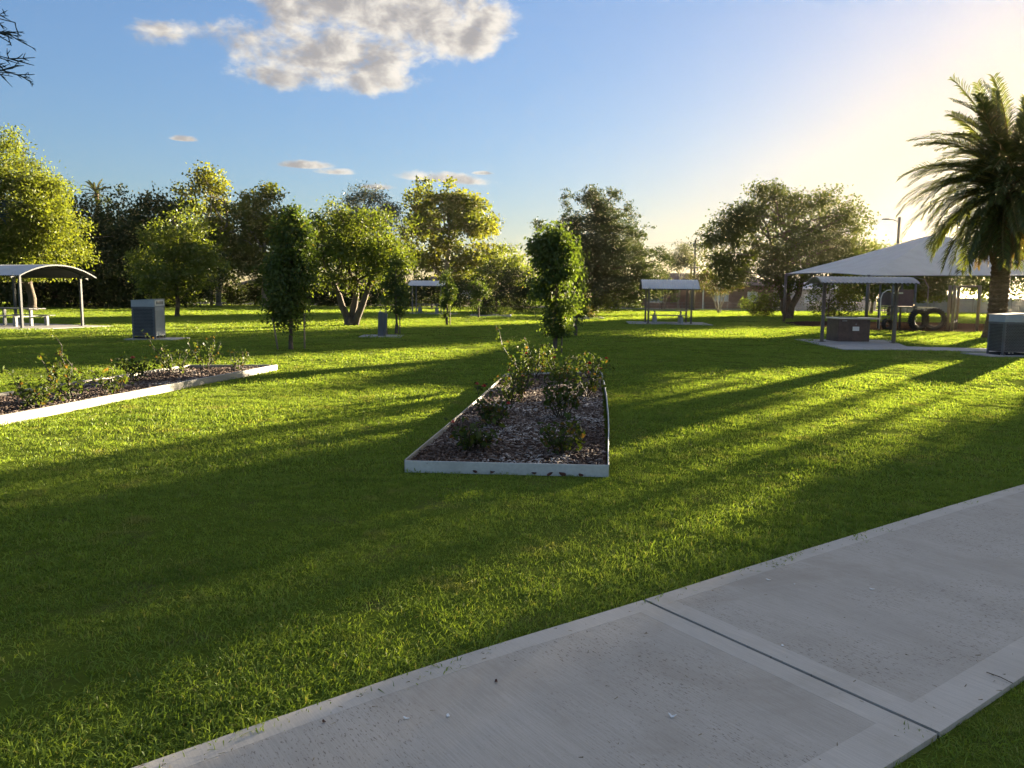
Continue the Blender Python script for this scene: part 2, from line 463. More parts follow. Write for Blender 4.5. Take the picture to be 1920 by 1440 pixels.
# ------------------------------------------------------------------ mesh helpers
class MB:
    def __init__(s):
        s.v, s.f = [], []

    def add(s, verts, faces):
        o = len(s.v)
        s.v += [tuple(p) for p in verts]
        s.f += [tuple(i + o for i in f) for f in faces]
        return s

    def box(s, c, d, rz=0.0, bev=0.0):
        """box centred at c with sizes d, chamfered vertical and top edges when bev > 0"""
        hx, hy, hz = d[0] / 2, d[1] / 2, d[2] / 2
        cs, sn = math.cos(rz), math.sin(rz)

        def tr(p):
            return (c[0] + p[0] * cs - p[1] * sn, c[1] + p[0] * sn + p[1] * cs, c[2] + p[2])
        if bev <= 0:
            vs_ = [(-hx, -hy, -hz), (hx, -hy, -hz), (hx, hy, -hz), (-hx, hy, -hz), (-hx, -hy, hz), (hx, -hy, hz), (hx, hy, hz), (-hx, hy, hz)]
            fs = [(0, 3, 2, 1), (4, 5, 6, 7), (0, 1, 5, 4), (1, 2, 6, 5), (2, 3, 7, 6), (3, 0, 4, 7)]
        else:
            b = min(bev, hx * .9, hy * .9, hz * .9)
            ring = [(-hx + b, -hy), (hx - b, -hy), (hx, -hy + b), (hx, hy - b), (hx - b, hy), (-hx + b, hy), (-hx, hy - b), (-hx, -hy + b)]
            inn = [(-hx + b, -hy + b), (hx - b, -hy + b), (hx - b, -hy + b), (hx - b, hy - b), (hx - b, hy - b), (-hx + b, hy - b), (-hx + b, hy - b), (-hx + b, -hy + b)]
            vs_ = [(x, y, -hz) for x, y in ring] + [(x, y, hz - b) for x, y in ring]
            vs_ += [(-hx + b, -hy + b, hz), (hx - b, -hy + b, hz), (hx - b, hy - b, hz), (-hx + b, hy - b, hz)]
            top = [16, 17, 17, 18, 18, 19, 19, 16]
            fs = [tuple(range(7, -1, -1)), (16, 17, 18, 19)]
            for i in range(8):
                j = (i + 1) % 8
                fs.append((i, j, j + 8, i + 8))
                if top[i] == top[j]:
                    fs.append((i + 8, j + 8, top[i]))
                else:
                    fs.append((i + 8, j + 8, top[j], top[i]))
        return s.add([tr(p) for p in vs_], fs)

    def prism(s, poly, z0, z1):
        n = len(poly)
        vs_ = [(x, y, z0) for x, y in poly] + [(x, y, z1) for x, y in poly]
        fs = [tuple(range(n - 1, -1, -1)), tuple(range(n, 2 * n))]
        fs += [(i, (i + 1) % n, (i + 1) % n + n, i + n) for i in range(n)]
        return s.add(vs_, fs)

    def tube(s, pts, rad, n=8, caps=True):
        pts = [Vector(p) for p in pts]
        if not isinstance(rad, (list, tuple)):
            rad = [rad] * len(pts)
        o = len(s.v)
        prev = None
        for i, p in enumerate(pts):
            d = (pts[min(i + 1, len(pts) - 1)] - pts[max(i - 1, 0)])
            if d.length < 1e-9:
                d = Vector((0, 0, 1))
            d.normalize()
            if prev is None:
                ref = Vector((1, 0, 0)) if abs(d.x) < 0.8 else Vector((0, 1, 0))
            else:
                ref = prev
            a = (ref - d * ref.dot(d)).normalized()
            b = d.cross(a)
            prev = a
            for k in range(n):
                th = 2 * math.pi * k / n
                q = p + (a * math.cos(th) + b * math.sin(th)) * rad[i]
                s.v.append((q.x, q.y, q.z))
        for i in range(len(pts) - 1):
            for k in range(n):
                k2 = (k + 1) % n
                s.f.append((o + i * n + k, o + i * n + k2, o + (i + 1) * n + k2, o + (i + 1) * n + k))
        if caps:
            s.f.append(tuple(o + k for k in range(n - 1, -1, -1)))
            e = o + (len(pts) - 1) * n
            s.f.append(tuple(e + k for k in range(n)))
        return s

    def build(s, name, mat, parent=None, smooth=False):
        me = bpy.data.meshes.new(name)
        me.from_pydata(s.v, [], s.f)
        me.validate(clean_customdata=False)
        me.materials.append(M[mat] if isinstance(mat, str) else mat)
        if smooth:
            me.polygons.foreach_set('use_smooth', [True] * len(me.polygons))
        me.update()
        return link(name, me, parent)


def link(name, me, parent=None):
    o = bpy.data.objects.new(name, me)
    COL.objects.link(o)
    if parent is not None:
        o.parent = parent
    return o


def tag(o, label=None, cat=None, group=None, kind=None):
    for k, v in (('label', label), ('category', cat), ('group', group), ('kind', kind)):
        if v:
            o[k] = v
    return o


def thing(name, label, cat, loc=(0, 0, 0), rz=0.0, group=None):
    o = bpy.data.objects.new(name, None)
    o.empty_display_size = 0.2
    COL.objects.link(o)
    o.location = loc
    o.rotation_euler = (0, 0, rz)
    return tag(o, label, cat, group)


def np_mesh(name, V, F, mat, rnd=None, parent=None):
    """V (n,3), F (m,4) or (m,3): fast mesh; rnd per vertex"""
    me = bpy.data.meshes.new(name)
    n, m, k = len(V), len(F), F.shape[1]
    me.vertices.add(n)
    me.vertices.foreach_set('co', np.ascontiguousarray(V, dtype=np.float32).ravel())
    me.loops.add(m * k)
    me.loops.foreach_set('vertex_index', np.ascontiguousarray(F, dtype=np.int32).ravel())
    me.polygons.add(m)
    me.polygons.foreach_set('loop_start', np.arange(0, m * k, k, dtype=np.int32))
    me.polygons.foreach_set('loop_total', np.full(m, k, dtype=np.int32))
    if rnd is not None:
        a = me.attributes.new('rnd', 'FLOAT', 'POINT')
        a.data.foreach_set('value', np.ascontiguousarray(rnd, dtype=np.float32))
    me.materials.append(M[mat])
    me.update(calc_edges=True)
    return link(name, me, parent)


def unit(a):
    return a / np.maximum(np.linalg.norm(a, axis=1, keepdims=True), 1e-9)


def leaf_quads(C, length, width, hang=0.0, out=None, flat=0.0):
    """rhombic leaves at the points C: hang 0..1 turns the long axis downwards, out = outward vectors"""
    n = len(C)
    ax = RNG.normal(size=(n, 3))
    if hang:
        ax = unit(ax) * (1 - hang)
        ax[:, 2] -= hang
    if out is not None:
        ax += out * 0.5
    ax = unit(ax)
    nr = RNG.normal(size=(n, 3))
    nr[:, 2] += flat
    b = unit(np.cross(ax, nr))
    nn = np.cross(ax, b)
    L = length * RNG.uniform(0.65, 1.3, (n, 1))
    W = width * RNG.uniform(0.7, 1.25, (n, 1))
    fold = nn * W * RNG.uniform(-0.25, 0.25, (n, 1))
    v0, v2 = C - ax * L * .5, C + ax * L * .5
    mid = C - ax * L * 0.06
    v1, v3 = mid + b * W * .5 + fold, mid - b * W * .5 + fold
    V = np.stack([v0, v1, v2, v3], 1).reshape(-1, 3)
    F = np.arange(n * 4).reshape(n, 4)
    rnd = np.repeat(RNG.uniform(0, 1, n), 4)
    return V, F, rnd


def lobe_clumps(lobes, n, shell=0.5):
    """clump centres spread through the outer part of the ellipsoids, weighted by size"""
    w = np.array([(l[3] * l[4] * l[5]) ** 0.72 for l in lobes])
    w = w / w.sum()
    idx = RNG.choice(len(lobes), n, p=w)
    d = unit(RNG.normal(size=(n, 3)))
    r = shell + (1 - shell) * RNG.uniform(0, 1, (n, 1)) ** 0.6
    # uneven outline: the radius changes with direction
    lump = 1 + 0.13 * np.sin(d[:, :1] * 5.1 + idx[:, None] * 1.7) * np.cos(d[:, 1:2] * 4.3 + idx[:, None]) + 0.10 * np.sin(d[:, 2:] * 7.7 + d[:, :1] * 6.1)
    A = np.array(lobes)
    C = A[idx, :3] + d * r * lump * A[idx, 3:6]
    return C, d


def crown_mesh(name, lobes, mat, nclump, nleaf, rc, ll, lw, hang=0.0, parent=None, shell=0.5, zmin=0.25, squash=0.8, flat=0.0, bough=1.9):
    nb = max(10, nclump // 8)
    Bc, bd = lobe_clumps(lobes, nb, shell)
    pick_ = RNG.integers(0, nb, nclump)
    scat = unit(RNG.normal(size=(nclump, 3))) * RNG.uniform(0.2, 1.0, (nclump, 1)) ** 0.5
    C, d = Bc[pick_] + scat * np.array([1, 1, 0.62]) * rc * bough * RNG.uniform(.7, 1.3, (nb, 1))[pick_], bd[pick_]
    size = RNG.uniform(0.6, 1.35, (nclump, 1, 1))
    off = RNG.normal(size=(nclump, nleaf, 3)) * rc * size * 0.6
    off[:, :, 2] *= squash
    if hang:
        off[:, :, 2] -= np.abs(RNG.normal(size=(nclump, nleaf))) * rc * hang
    P = (C[:, None, :] + off).reshape(-1, 3)
    o = np.repeat(d, nleaf, 0)
    keep = P[:, 2] > zmin
    P, o = P[keep], o[keep]
    V, F, rnd = leaf_quads(P, ll, lw, hang, o, flat)
    # a tone per clump as well as per leaf
    ct = np.repeat(np.repeat(RNG.uniform(0, 1, nclump), nleaf)[keep], 4)
    return np_mesh(name, V, F, mat, np.clip(rnd * 0.6 + ct * 0.4, 0, 1), parent), C


def limb(mb, a, b, r0, r1, sag=0.0, n=6, seg=5, wob=0.06):
    a, b = Vector(a), Vector(b)
    L = (b - a).length
    pts, rad = [], []
    for i in range(seg + 1):
        u = i / seg
        p = a.lerp(b, u)
        p.z += math.sin(u * math.pi) * sag * L
        if 0 < i < seg:
            p += Vector((random.uniform(-1, 1), random.uniform(-1, 1), random.uniform(-.5, .5))) * wob * L
        pts.append(p)
        rad.append(r0 + (r1 - r0) * u)
    mb.tube(pts, rad, n)
    return pts


def tree(name, label, base, lobes, mat, nclump, nleaf, rc, ll, lw, trunk_r=0.2, trunk_top=None, bark='bark', hang=0.0,
         stems=None, limbs=14, shell=0.5, group=None, zmin=0.3, cat='tree', lean=(0, 0), flat=0.0, squash=0.8, bough=1.9):
    """lobes: (x, y, z, rx, ry, rz) relative to the base"""
    t = thing(name, label, cat, (base[0], base[1], 0), 0, group)
    _, C = crown_mesh('crown', lobes, mat, nclump, nleaf, rc, ll, lw, hang, t, shell, zmin, squash, flat, bough)
    mb = MB()
    zt = trunk_top or max(l[2] for l in lobes)
    if stems is None:
        stems = [((0, 0, -0.05), (lean[0], lean[1], zt))]
    tops = []
    for a, b in stems:
        pts = limb(mb, a, b, trunk_r, trunk_r * 0.35, 0, 9, 7, 0.02)
        tops.append(pts)
    # root flare
    a = Vector(stems[0][0])
    mb.tube([a + Vector((0, 0, -0.05)), a + Vector((0, 0, 0.12)), a + Vector((0, 0, 0.45))], [trunk_r * 1.7, trunk_r * 1.3, trunk_r * 1.0], 9)
    t_ob = mb.build('trunk', bark, t, True)
    lm = MB()
    for i in range(limbs):
        q = C[RNG.integers(len(C))]
        pts = random.choice(tops)
        k = random.randint(len(pts) // 2, len(pts) - 1)
        # start from a trunk point below the target
        lower = [p for p in pts if p.z < q[2] - 0.2]
        st = lower[-1] if lower and random.random() < 0.6 else (random.choice(lower[len(lower) // 2:]) if lower else pts[k])
        limb(lm, st, q, trunk_r * random.uniform(.22, .4), trunk_r * .06, 0.05, 5, 4, 0.05)
    if limbs:
        lm.build('branch', bark, t, True)
    return t


# ================================================================== THE SETTING
def arc_poly(pts, n=8):
    """smooth polyline (Catmull-Rom)"""
    P = [pts[0]] + list(pts) + [pts[-1]]
    out = []
    for i in range(1, len(P) - 2):
        p0, p1, p2, p3 = [Vector(q) for q in P[i - 1:i + 3]]
        for k in range(n):
            u = k / n
            out.append(tuple(0.5 * ((2 * p1) + (p2 - p0) * u + (2 * p0 - 5 * p1 + 4 * p2 - p3) * u * u + (3 * p1 - p0 - 3 * p2 + p3) * u ** 3)))
    out.append(tuple(pts[-1]))
    return out


# --- ground
mb = MB()
mb.add([(-800, -200, 0), (800, -200, 0), (800, 1400, 0), (-800, 1400, 0)], [(0, 1, 2, 3)])
tag(mb.build('lawn', 'lawn'), kind='structure')

# --- the concrete path in front: slabs with smooth trowelled margins round a broomed middle
left_edge = arc_poly([(-3.9, 0.0), (-2.35, 1.40), (-1.17, 2.36), (-0.30, 3.06), (0.68, 3.76), (1.80, 4.57), (4.32, 6.34), (8.3, 9.0), (13.0, 11.8)], 6)
PW = 1.456


def edge_frames(line):
    fr = []
    for i, p in enumerate(line):
        a, b = Vector(line[max(i - 1, 0)]), Vector(line[min(i + 1, len(line) - 1)])
        d = (b - a).normalized()
        fr.append((Vector(p), d, Vector((d.y, -d.x))))
    return fr


fr = edge_frames(left_edge)
jt = 24                       # index of (0.68, 3.76): the open joint
PATH_Z = 0.022
path = bpy.data.objects.new('path', None)
COL.objects.link(path)
tag(path, 'pale concrete footpath with smooth margins curving past the lawn', kind='structure')


def slab(i0, i1, g0, g1):
    """slab between stations i0 and i1, pulled back g0 / g1 metres at its ends"""
    fs = fr[i0:i1 + 1]
    pts = [(p, d, n) for p, d, n in fs]
    p, d, n = pts[0]
    pts[0] = (p + d * g0, d, n)
    p, d, n = pts[-1]
    pts[-1] = (p - d * g1, d, n)
    W = 0.105

    def strip(rows, z0, z1, nm, mat, par):
        m_ = MB()
        L = [(q.x, q.y) for q in rows[0]]
        Rr = [(q.x, q.y) for q in rows[1]]
        k = len(L)
        v = [(x, y, z1) for x, y in L] + [(x, y, z1) for x, y in Rr] + [(x, y, z0) for x, y in L] + [(x, y, z0) for x, y in Rr]
        f = []
        for i in range(k - 1):
            f.append((i, k + i, k + i + 1, i + 1))
            f.append((2 * k + i, i, i + 1, 2 * k + i + 1))
            f.append((k + i, 3 * k + i, 3 * k + i + 1, k + i + 1))
        f.append((0, 2 * k, 3 * k, k))
        f.append((k - 1, 2 * k - 1, 4 * k - 1, 3 * k - 1))
        m_.add(v, f)
        return m_.build(nm, mat, par)
    s = strip([[p for p, d, n in pts], [p + n * PW for p, d, n in pts]], -0.09, PATH_Z, 'slab', 'broomed', path)
    h = PATH_Z + 0.0006
    strip([[p + n * 0.001 for p, d, n in pts], [p + n * W for p, d, n in pts]], PATH_Z - 0.003, h, 'margin', 'trowelled', s)
    strip([[p + n * (PW - 0.16) for p, d, n in pts], [p + n * (PW - .001) for p, d, n in pts]], PATH_Z - 0.003, h, 'margin', 'trowelled', s)
    for e in (0, -1):
        p, d, n = pts[e]
        sg = 1 if e == 0 else -1
        a, b = p + n * (W + .0005) + d * sg * .001, p + n * (PW - 0.1605) + d * sg * .001
        strip([[a, b], [a + d * sg * 0.115, b + d * sg * 0.115]][::1 if e else -1], PATH_Z - 0.003, h, 'margin', 'trowelled', s)
    return s


slab(6, jt, 0.0, 0.009)
slab(jt, 45, 0.009, 0.0)
p, d, n = fr[jt]
m_ = MB()
m_.add([(*(p - d * .02), 0.008), (*(p + d * .02), 0.008), (*(p + d * .02 + n * PW), 0.008), (*(p - d * .02 + n * PW), 0.008)], [(0, 3, 2, 1)])
m_.build('joint_soil', 'soil', path)
path_poly = [tuple(q) for q, d, n in fr] + [tuple(q + n * PW) for q, d, n in reversed(fr)]

# --- concrete pads
pads = []


def pad(poly, z, label, name='concrete_pad'):
    pads.append(poly)
    mb = MB()
    mb.prism(poly, -0.05, z)
    return tag(mb.build(name, 'pad'), label, kind='structure')


def rect(cx, cy, w, d, rz=0.0):
    c, s = math.cos(rz), math.sin(rz)
    return [(cx + x * c - y * s, cy + x * s + y * c) for x, y in ((-w / 2, -d / 2), (w / 2, -d / 2), (w / 2, d / 2), (-w / 2, d / 2))]


pad([(10.1, 23.5), (12.45, 23.75), (14.35, 29.4), (10.7, 29.2)], 0.03, 'concrete pad under the barbecue shelter')
pad([(12.46, 23.76), (15.3, 23.0), (15.6, 24.7), (12.98, 25.32)], 0.026, 'narrow concrete walk from barbecue pad to bin', 'concrete_walk')
pad(rect(9.2, 45.9, 4.7, 4.4, R(-6)), 0.03, 'concrete pad under the middle picnic shelter')
pad(rect(-21.0, 32.9, 5.6, 4.4, R(160)), 0.03, 'concrete pad under the left picnic shelter')
pad(rect(-6.8, 63.2, 4.4, 4.2, 0), 0.03, 'concrete pad under the far picnic shelter')
pad(rect(-11.65, 25.25, 1.6, 1.3, 0), 0.03, 'small concrete pad under the left bin')
pad(rect(14.1, 22.0, 1.8, 1.3, R(3)), 0.03, 'small concrete pad under the right bin')
pad(rect(-4.8, 28.3, 1.5, 1.5, R(4)), 0.03, 'square concrete pad under the dark drinking fountain')
pad([(-46, 84.0), (-20, 103.2), (-12, 104), (-12, 105), (-20.6, 104.4), (-46, 85.6)], 0.02, 'far concrete footpath behind the trees', 'footpath')
# --- bark pit
pit = [(16.3, 44.0), (16.9, 40.6), (18.4, 38.4), (21.5, 37.6), (25.5, 38.0), (30, 39.5), (33.5, 43), (33, 50), (28, 53.5), (20, 53), (17, 49)]
mb = MB()
mb.prism(pit, -0.05, 0.03)
tag(mb.build('bark_pit', 'mulch'), 'dark bark softfall area under the shade sail', kind='structure')
# --- road beyond the park
mb = MB()
mb.add([(-300, 92, .004), (300, 99, .004), (300, 124, .004), (-300, 117, .004)], [(0, 1, 2, 3)])
tag(mb.build('dirt_verge', 'verge'), kind='structure')
mb = MB()
mb.add([(-300, 97, .010), (300, 104, .010), (300, 111, .010), (-300, 104, .010)], [(0, 1, 2, 3)])
tag(mb.build('road', 'asphalt'), kind='structure')
mb = MB()
for o_ in (96.7, 104.0):
    mb.add([(-300, o_, 0), (300, o_ + 7, 0), (300, o_ + 7.3, 0), (-300, o_ + .3, 0), (-300, o_, .12), (300, o_ + 7, .12), (300, o_ + 7.3, .12), (-300, o_ + .3, .12)],
           [(4, 5, 6, 7), (0, 1, 5, 4), (2, 3, 7, 6)])
tag(mb.build('kerb', 'kerb'), kind='structure')

# ================================================================== GARDEN BEDS
CB = [(-0.93, 6.62), (0.84, 6.52), (1.74, 14.95), (-0.12, 14.25)]
LB = [(-6.22, 6.6), (-4.76, 15.45), (-6.42, 15.25), (-7.75, 7.2)]


def board(name, a, b, h, th, mat, par, bow=0.0, seg=10, lab=None, wob=0.0):
    """edging board from a to b, bowed sideways, with a slightly uneven top"""
    a, b = Vector((*a, 0)), Vector((*b, 0))
    d = (b - a).normalized()
    n = Vector((-d.y, d.x, 0))
    mb = MB()
    v, f = [], []
    for i in range(seg + 1):
        u = i / seg
        p = a.lerp(b, u) + n * (math.sin(u * math.pi) * bow + random.uniform(-1, 1) * wob)
        hh = h + random.uniform(-1, 1) * wob
        for s_, z in ((-.5, -0.04), (-.5, hh - .003), (-.3, hh), (.3, hh), (.5, hh - .003), (.5, -0.04)):
            q = p + n * s_ * th
            v.append((q.x, q.y, z))
    for i in range(seg):
        for k in range(5):
            f.append((i * 6 + k, i * 6 + k + 1, i * 6 + 7 + k, i * 6 + 6 + k))
    f.append((5, 4, 3, 2, 1, 0))
    f.append(tuple(seg * 6 + k for k in range(6)))
    mb.add(v, f)
    o = mb.build(name, mat, par)
    if lab:
        o['label'] = lab
    return o


def inside(poly, X, Y):
    r = np.zeros(len(X), bool)
    n = len(poly)
    for i in range(n):
        x1, y1 = poly[i]
        x2, y2 = poly[(i + 1) % n]
        c = ((y1 > Y) != (y2 > Y)) & (X < (x2 - x1) * (Y - y1) / (y2 - y1 + 1e-12) + x1)
        r ^= c
    return r


def in_poly_pts(poly, n):
    P = np.array(poly)
    lo, hi = P.min(0), P.max(0)
    q = RNG.uniform(lo, hi, (int(n * 2.6), 2))
    q = q[inside(poly, q[:, 0], q[:, 1])]
    return q[:n]


def chips(poly, n, z, par, big=1.0, pale=0.0):
    q = in_poly_pts(poly, n)
    n = len(q)
    yaw = RNG.uniform(0, 2 * np.pi, n)
    L = RNG.uniform(.02, .065, n) * big
    W = RNG.uniform(.006, .018, n) * big
    tl = RNG.normal(size=n) * .22
    a = np.stack([np.cos(yaw) * np.cos(tl), np.sin(yaw) * np.cos(tl), np.sin(tl)], 1) * L[:, None] / 2
    b = np.stack([-np.sin(yaw), np.cos(yaw), RNG.normal(size=n) * .3], 1) * W[:, None] / 2
    zz = z(q[:, 0], q[:, 1]) + RNG.uniform(.002, .018, n)
    C = np.stack([q[:, 0], q[:, 1], zz], 1)
    up = np.array([0, 0, .006]) * big
    V = np.stack([C - a - b, C + a - b * .6, C + a + b, C - a + b * .7, C - a * .9 - b + up, C + a * .95 - b * .6 + up, C + a * .95 + b + up, C - a * .9 + b * .7 + up], 1).reshape(-1, 3)
    base = (np.arange(n) * 8)[:, None, None]
    F = (base + np.array([[4, 5, 6, 7], [0, 1, 5, 4], [1, 2, 6, 5], [2, 3, 7, 6], [3, 0, 4, 7]])[None]).reshape(-1, 4)
    r = RNG.uniform(0, 1, n) ** (1.0 - pale)
    # paler, sun-bleached chips drift together
    drift = 0.5 + 0.5 * np.sin(q[:, 0] * 3.1 + np.sin(q[:, 1] * 1.3) * 2) * np.cos(q[:, 1] * 1.9 + q[:, 0])
    r = np.clip(r * (0.55 + 0.6 * drift), 0, 1)
    o = np_mesh('bark_chips', V, F, 'chip', np.repeat(r, 8), par)
    o['kind'] = 'stuff'
    return o


def mulch_z(poly, z0, amp):
    cx, cy = np.mean(np.array(poly), 0)

    def f(x, y):
        return z0 + amp * (np.sin(np.asarray(x) * 4.0 + 1) * np.cos(np.asarray(y) * 2.3) * .5 + .5)
    return f


def mulch_sheet(poly, zf, par, nx=16, ny=50):
    A, B, C_, D = [np.array(p) for p in poly]
    v, f = [], []
    for j in range(ny + 1):
        for i in range(nx + 1):
            u, w = i / nx, j / ny
            p = (A * (1 - u) + B * u) * (1 - w) + (D * (1 - u) + C_ * u) * w
            v.append((p[0], p[1], float(zf(p[0], p[1])) + random.uniform(-.006, .006)))
    for j in range(ny):
        for i in range(nx):
            a = j * (nx + 1) + i
            f.append((a, a + 1, a + nx + 2, a + nx + 1))
    return MB().add(v, f).build('mulch', 'mulch', par)


bed = thing('garden_bed', 'long centre rose bed with thin pale metal edging and bark mulch', 'garden bed')
ED = 0.105
board('edging_board', CB[0], CB[1], ED, .012, 'grey_edge', bed, 0.0, 8, wob=.001)
board('edging_board', (CB[1][0] + .001, CB[1][1] + .008), CB[2], ED + .004, .012, 'grey_edge', bed, -0.05, 14, wob=.004)
board('edging_board', CB[2], CB[3], ED, .012, 'grey_edge', bed, 0, 6)
board('edging_board', CB[3], (CB[0][0] - .001, CB[0][1] + .008), ED + .003, .014, 'cream_edge', bed, 0.02, 14, wob=.003)
cbz = mulch_z(CB, .045, .03)
ins = [(CB[0][0] + .015, CB[0][1] + .012), (CB[1][0] - .012, CB[1][1] + .012), (CB[2][0] - .02, CB[2][1] - .02), (CB[3][0] + .015, CB[3][1] - .015)]
mulch_sheet(ins, cbz, bed)
chips(ins, 15000, cbz, bed, 1.0, 0.25)

bed2 = thing('garden_bed', 'left rose bed with thick cream edging boards running off the frame', 'garden bed')
board('edging_board', LB[0], LB[1], .115, .05, 'cream_edge', bed2, 0.03, 16, wob=.004)
board('edging_board', (LB[1][0], LB[1][1] + .02), LB[2], .11, .05, 'cream_edge', bed2, 0, 6)
board('edging_board', (LB[2][0] - .01, LB[2][1]), LB[3], .115, .05, 'cream_edge', bed2, 0.02, 12, wob=.004)
board('edging_board', LB[3], LB[0], .112, .05, 'cream_edge', bed2, 0, 6)
lbz = mulch_z(LB, .05, .03)
ins2 = [(LB[0][0] - .03, LB[0][1] + .04), (LB[1][0] - .04, LB[1][1] - .04), (LB[2][0] + .03, LB[2][1] - .04), (LB[3][0] + .03, LB[3][1] + .04)]
mulch_sheet([ins2[0], ins2[3], ins2[2], ins2[1]], lbz, bed2)
chips(ins2, 9000, lbz, bed2, 1.15, 0.1)


def rose(x, y, z, h, w, label, ncane=6, nleaf=260, flowers=(), lean=(0, 0), ls=0.050, mat='L_rose', group=None, tall=None, sparse=0.35):
    t = thing('rose_bush', label, 'rose bush', (x, y, z), 0, group)
    canes = MB()
    nleaf, h, tall = int(nleaf * .52), h * .80, (tall[0], tall[1], tall[2] * .82) if tall else None
    P = []
    ends = []
    for k in range(ncane):
        th = 2 * math.pi * k / ncane + random.uniform(-.4, .4)
        rr = w * .5 * random.uniform(.45, 1.0)
        hh = h * random.uniform(.65, 1.0)
        e = Vector((math.cos(th) * rr + lean[0] * hh, math.sin(th) * rr + lean[1] * hh, hh))
        if tall and k == 0:
            e = Vector((tall[0], tall[1], tall[2]))
        a = Vector((math.cos(th) * .025, math.sin(th) * .025, -.03))
        pts = limb(canes, a, e, .011, .004, -.04, 5, 5, .05)
        ends.append(pts[-1])
        for b in range(4):
            st = pts[random.randint(2, 5)]
            q = st + Vector((random.uniform(-1, 1) * w * .26, random.uniform(-1, 1) * w * .26, random.uniform(.02, .26) * h))
            bp = limb(canes, st, q, .005, .002, .03, 4, 3, .06)
            ends.append(bp[-1])
            for _ in range(int(nleaf / (ncane * 4) * .75)):
                u = random.uniform(.3, 1.05)
                p_ = st.lerp(q, u)
                P.append((p_.x + random.gauss(0, .035), p_.y + random.gauss(0, .035), p_.z + random.gauss(0, .035)))
        for _ in range(int(nleaf / ncane * .45)):
            u = random.uniform(sparse, 1.0)
            i = min(int(u * 5), 4)
            p_ = pts[i].lerp(pts[i + 1], u * 5 - i)
            P.append((p_.x + random.gauss(0, .03), p_.y + random.gauss(0, .03), p_.z + random.gauss(0, .03)))
    canes.build('cane', 'cane', t, True)
    V, F, rnd = leaf_quads(np.array(P), ls * 1.25, ls * .8, .12, None, .7)
    np_mesh('leaves', V, F, 'L_rose', rnd, t)
    for fx, fy, fz, fr_, fm in flowers:
        mb = MB()
        c = min(ends, key=lambda e_: (e_ - Vector((fx, fy, fz))).length) + Vector((0, 0, -.006))
        for ring, (nn, rr, zz, tilt) in enumerate(((5, fr_, 0, .55), (5, fr_ * .7, .012, .95), (4, fr_ * .4, .02, 1.3))):
            for k in range(nn):
                th = 2 * math.pi * k / nn + ring * .6
                o = Vector((math.cos(th), math.sin(th), 0))
                s_ = Vector((-math.sin(th), math.cos(th), 0))
                tip = c + o * rr * math.cos(tilt) + Vector((0, 0, zz + rr * math.sin(tilt)))
                mid = c + o * rr * .6 * math.cos(tilt * .8) + Vector((0, 0, zz + rr * .5 * math.sin(tilt * .8)))
                mb.add([c + Vector((0, 0, zz)), mid + s_ * rr * .5, tip, mid - s_ * rr * .5], [(0, 1, 2, 3)])
        mb.build('flower', fm, t)
    return t


G_C, G_L = 'roses in the centre bed', 'roses in the left bed'
rose(-0.36, 7.25, .05, .42, .55, 'dark leafy rose bush at the near left of the centre bed', 7, 420, [(-.24, .1, .52, .03, 'pink_petal')], group=G_C)
rose(0.47, 7.2, .05, .40, .55, 'dark leafy rose bush at the near right of the centre bed', 7, 400, group=G_C)
rose(-0.22, 8.7, .05, .50, .62, 'rose bush with coral blooms against the left edging, second from the front', 8, 460,
     [(-.30, -.05, .46, .035, 'pink_petal'), (.05, 0, .66, .04, 'red_petal'), (.34, -.1, .30, .035, 'red_petal')], group=G_C)
rose(0.60, 9.3, .05, .60, .58, 'dense dark standard-shaped rose bush on a bare stem in the centre bed', 7, 620, [(.12, -.1, .62, .035, 'pink_petal')], group=G_C, sparse=.6)
rose(0.02, 10.6, .05, .52, .60, 'rose bush with red blooms midway along the left edging of centre bed', 7, 420,
     [(-.18, -.1, .55, .04, 'red_petal'), (.18, -.05, .58, .035, 'red_petal')], group=G_C)
rose(1.10, 11.3, .05, .62, .75, 'bushy rose with several red blooms by the right edging of centre bed', 8, 560,
     [(.05, -.1, .72, .05, 'red_petal'), (-.2, -.1, .6, .045, 'red_petal'), (.22, 0, .6, .04, 'pink_petal'), (.0, -.15, .45, .04, 'pink_petal')], group=G_C)
rose(0.20, 12.6, .05, .62, .7, 'rose bush with one tall leafy cane leaning left in the centre bed', 8, 560, [(.1, -.1, .6, .04, 'pink_petal')], group=G_C, tall=(-.42, .1, 1.12))
rose(0.85, 13.0, .05, .66, .8, 'tall leafy rose bush in front of the staked pear tree', 8, 660, [(-.1, -.2, .55, .045, 'red_petal')], group=G_C)
rose(0.42, 13.8, .05, .86, .7, 'tallest rose bush at the far end of the centre bed', 8, 600, group=G_C)
rose(1.45, 13.9, .05, .55, .55, 'small reddish-tipped rose bush at the far right of the centre bed', 6, 300, [(.1, -.1, .75, .04, 'red_petal')], group=G_C)

rose(-6.05, 9.7, .06, .52, .85, 'wide low rose bush nearest the left frame edge', 8, 620, group=G_L, lean=(-.1, 0))
rose(-6.02, 10.35, .06, .74, .7, 'tall upright rose bush second from the left frame edge', 8, 560, group=G_L, tall=(-.05, 0, .92))
rose(-5.75, 10.95, .06, .50, .66, 'thin spreading rose bush third in the left bed', 6, 300, group=G_L)
rose(-6.30, 12.8, .06, .48, .7, 'rose bush with a coral bloom in the middle of the left bed', 7, 380, [(.02, -.1, .66, .055, 'pink_petal'), (.08, -.15, .36, .04, 'pink_petal')], group=G_L)
rose(-6.1, 13.9, .06, .56, .75, 'rose bush with a long cane leaning left over the left bed', 8, 460, group=G_L, tall=(-.62, 0, .98))
rose(-5.95, 14.85, .06, .74, .75, 'open fan-shaped rose bush near the far end of left bed', 6, 360, group=G_L, lean=(.1, 0))
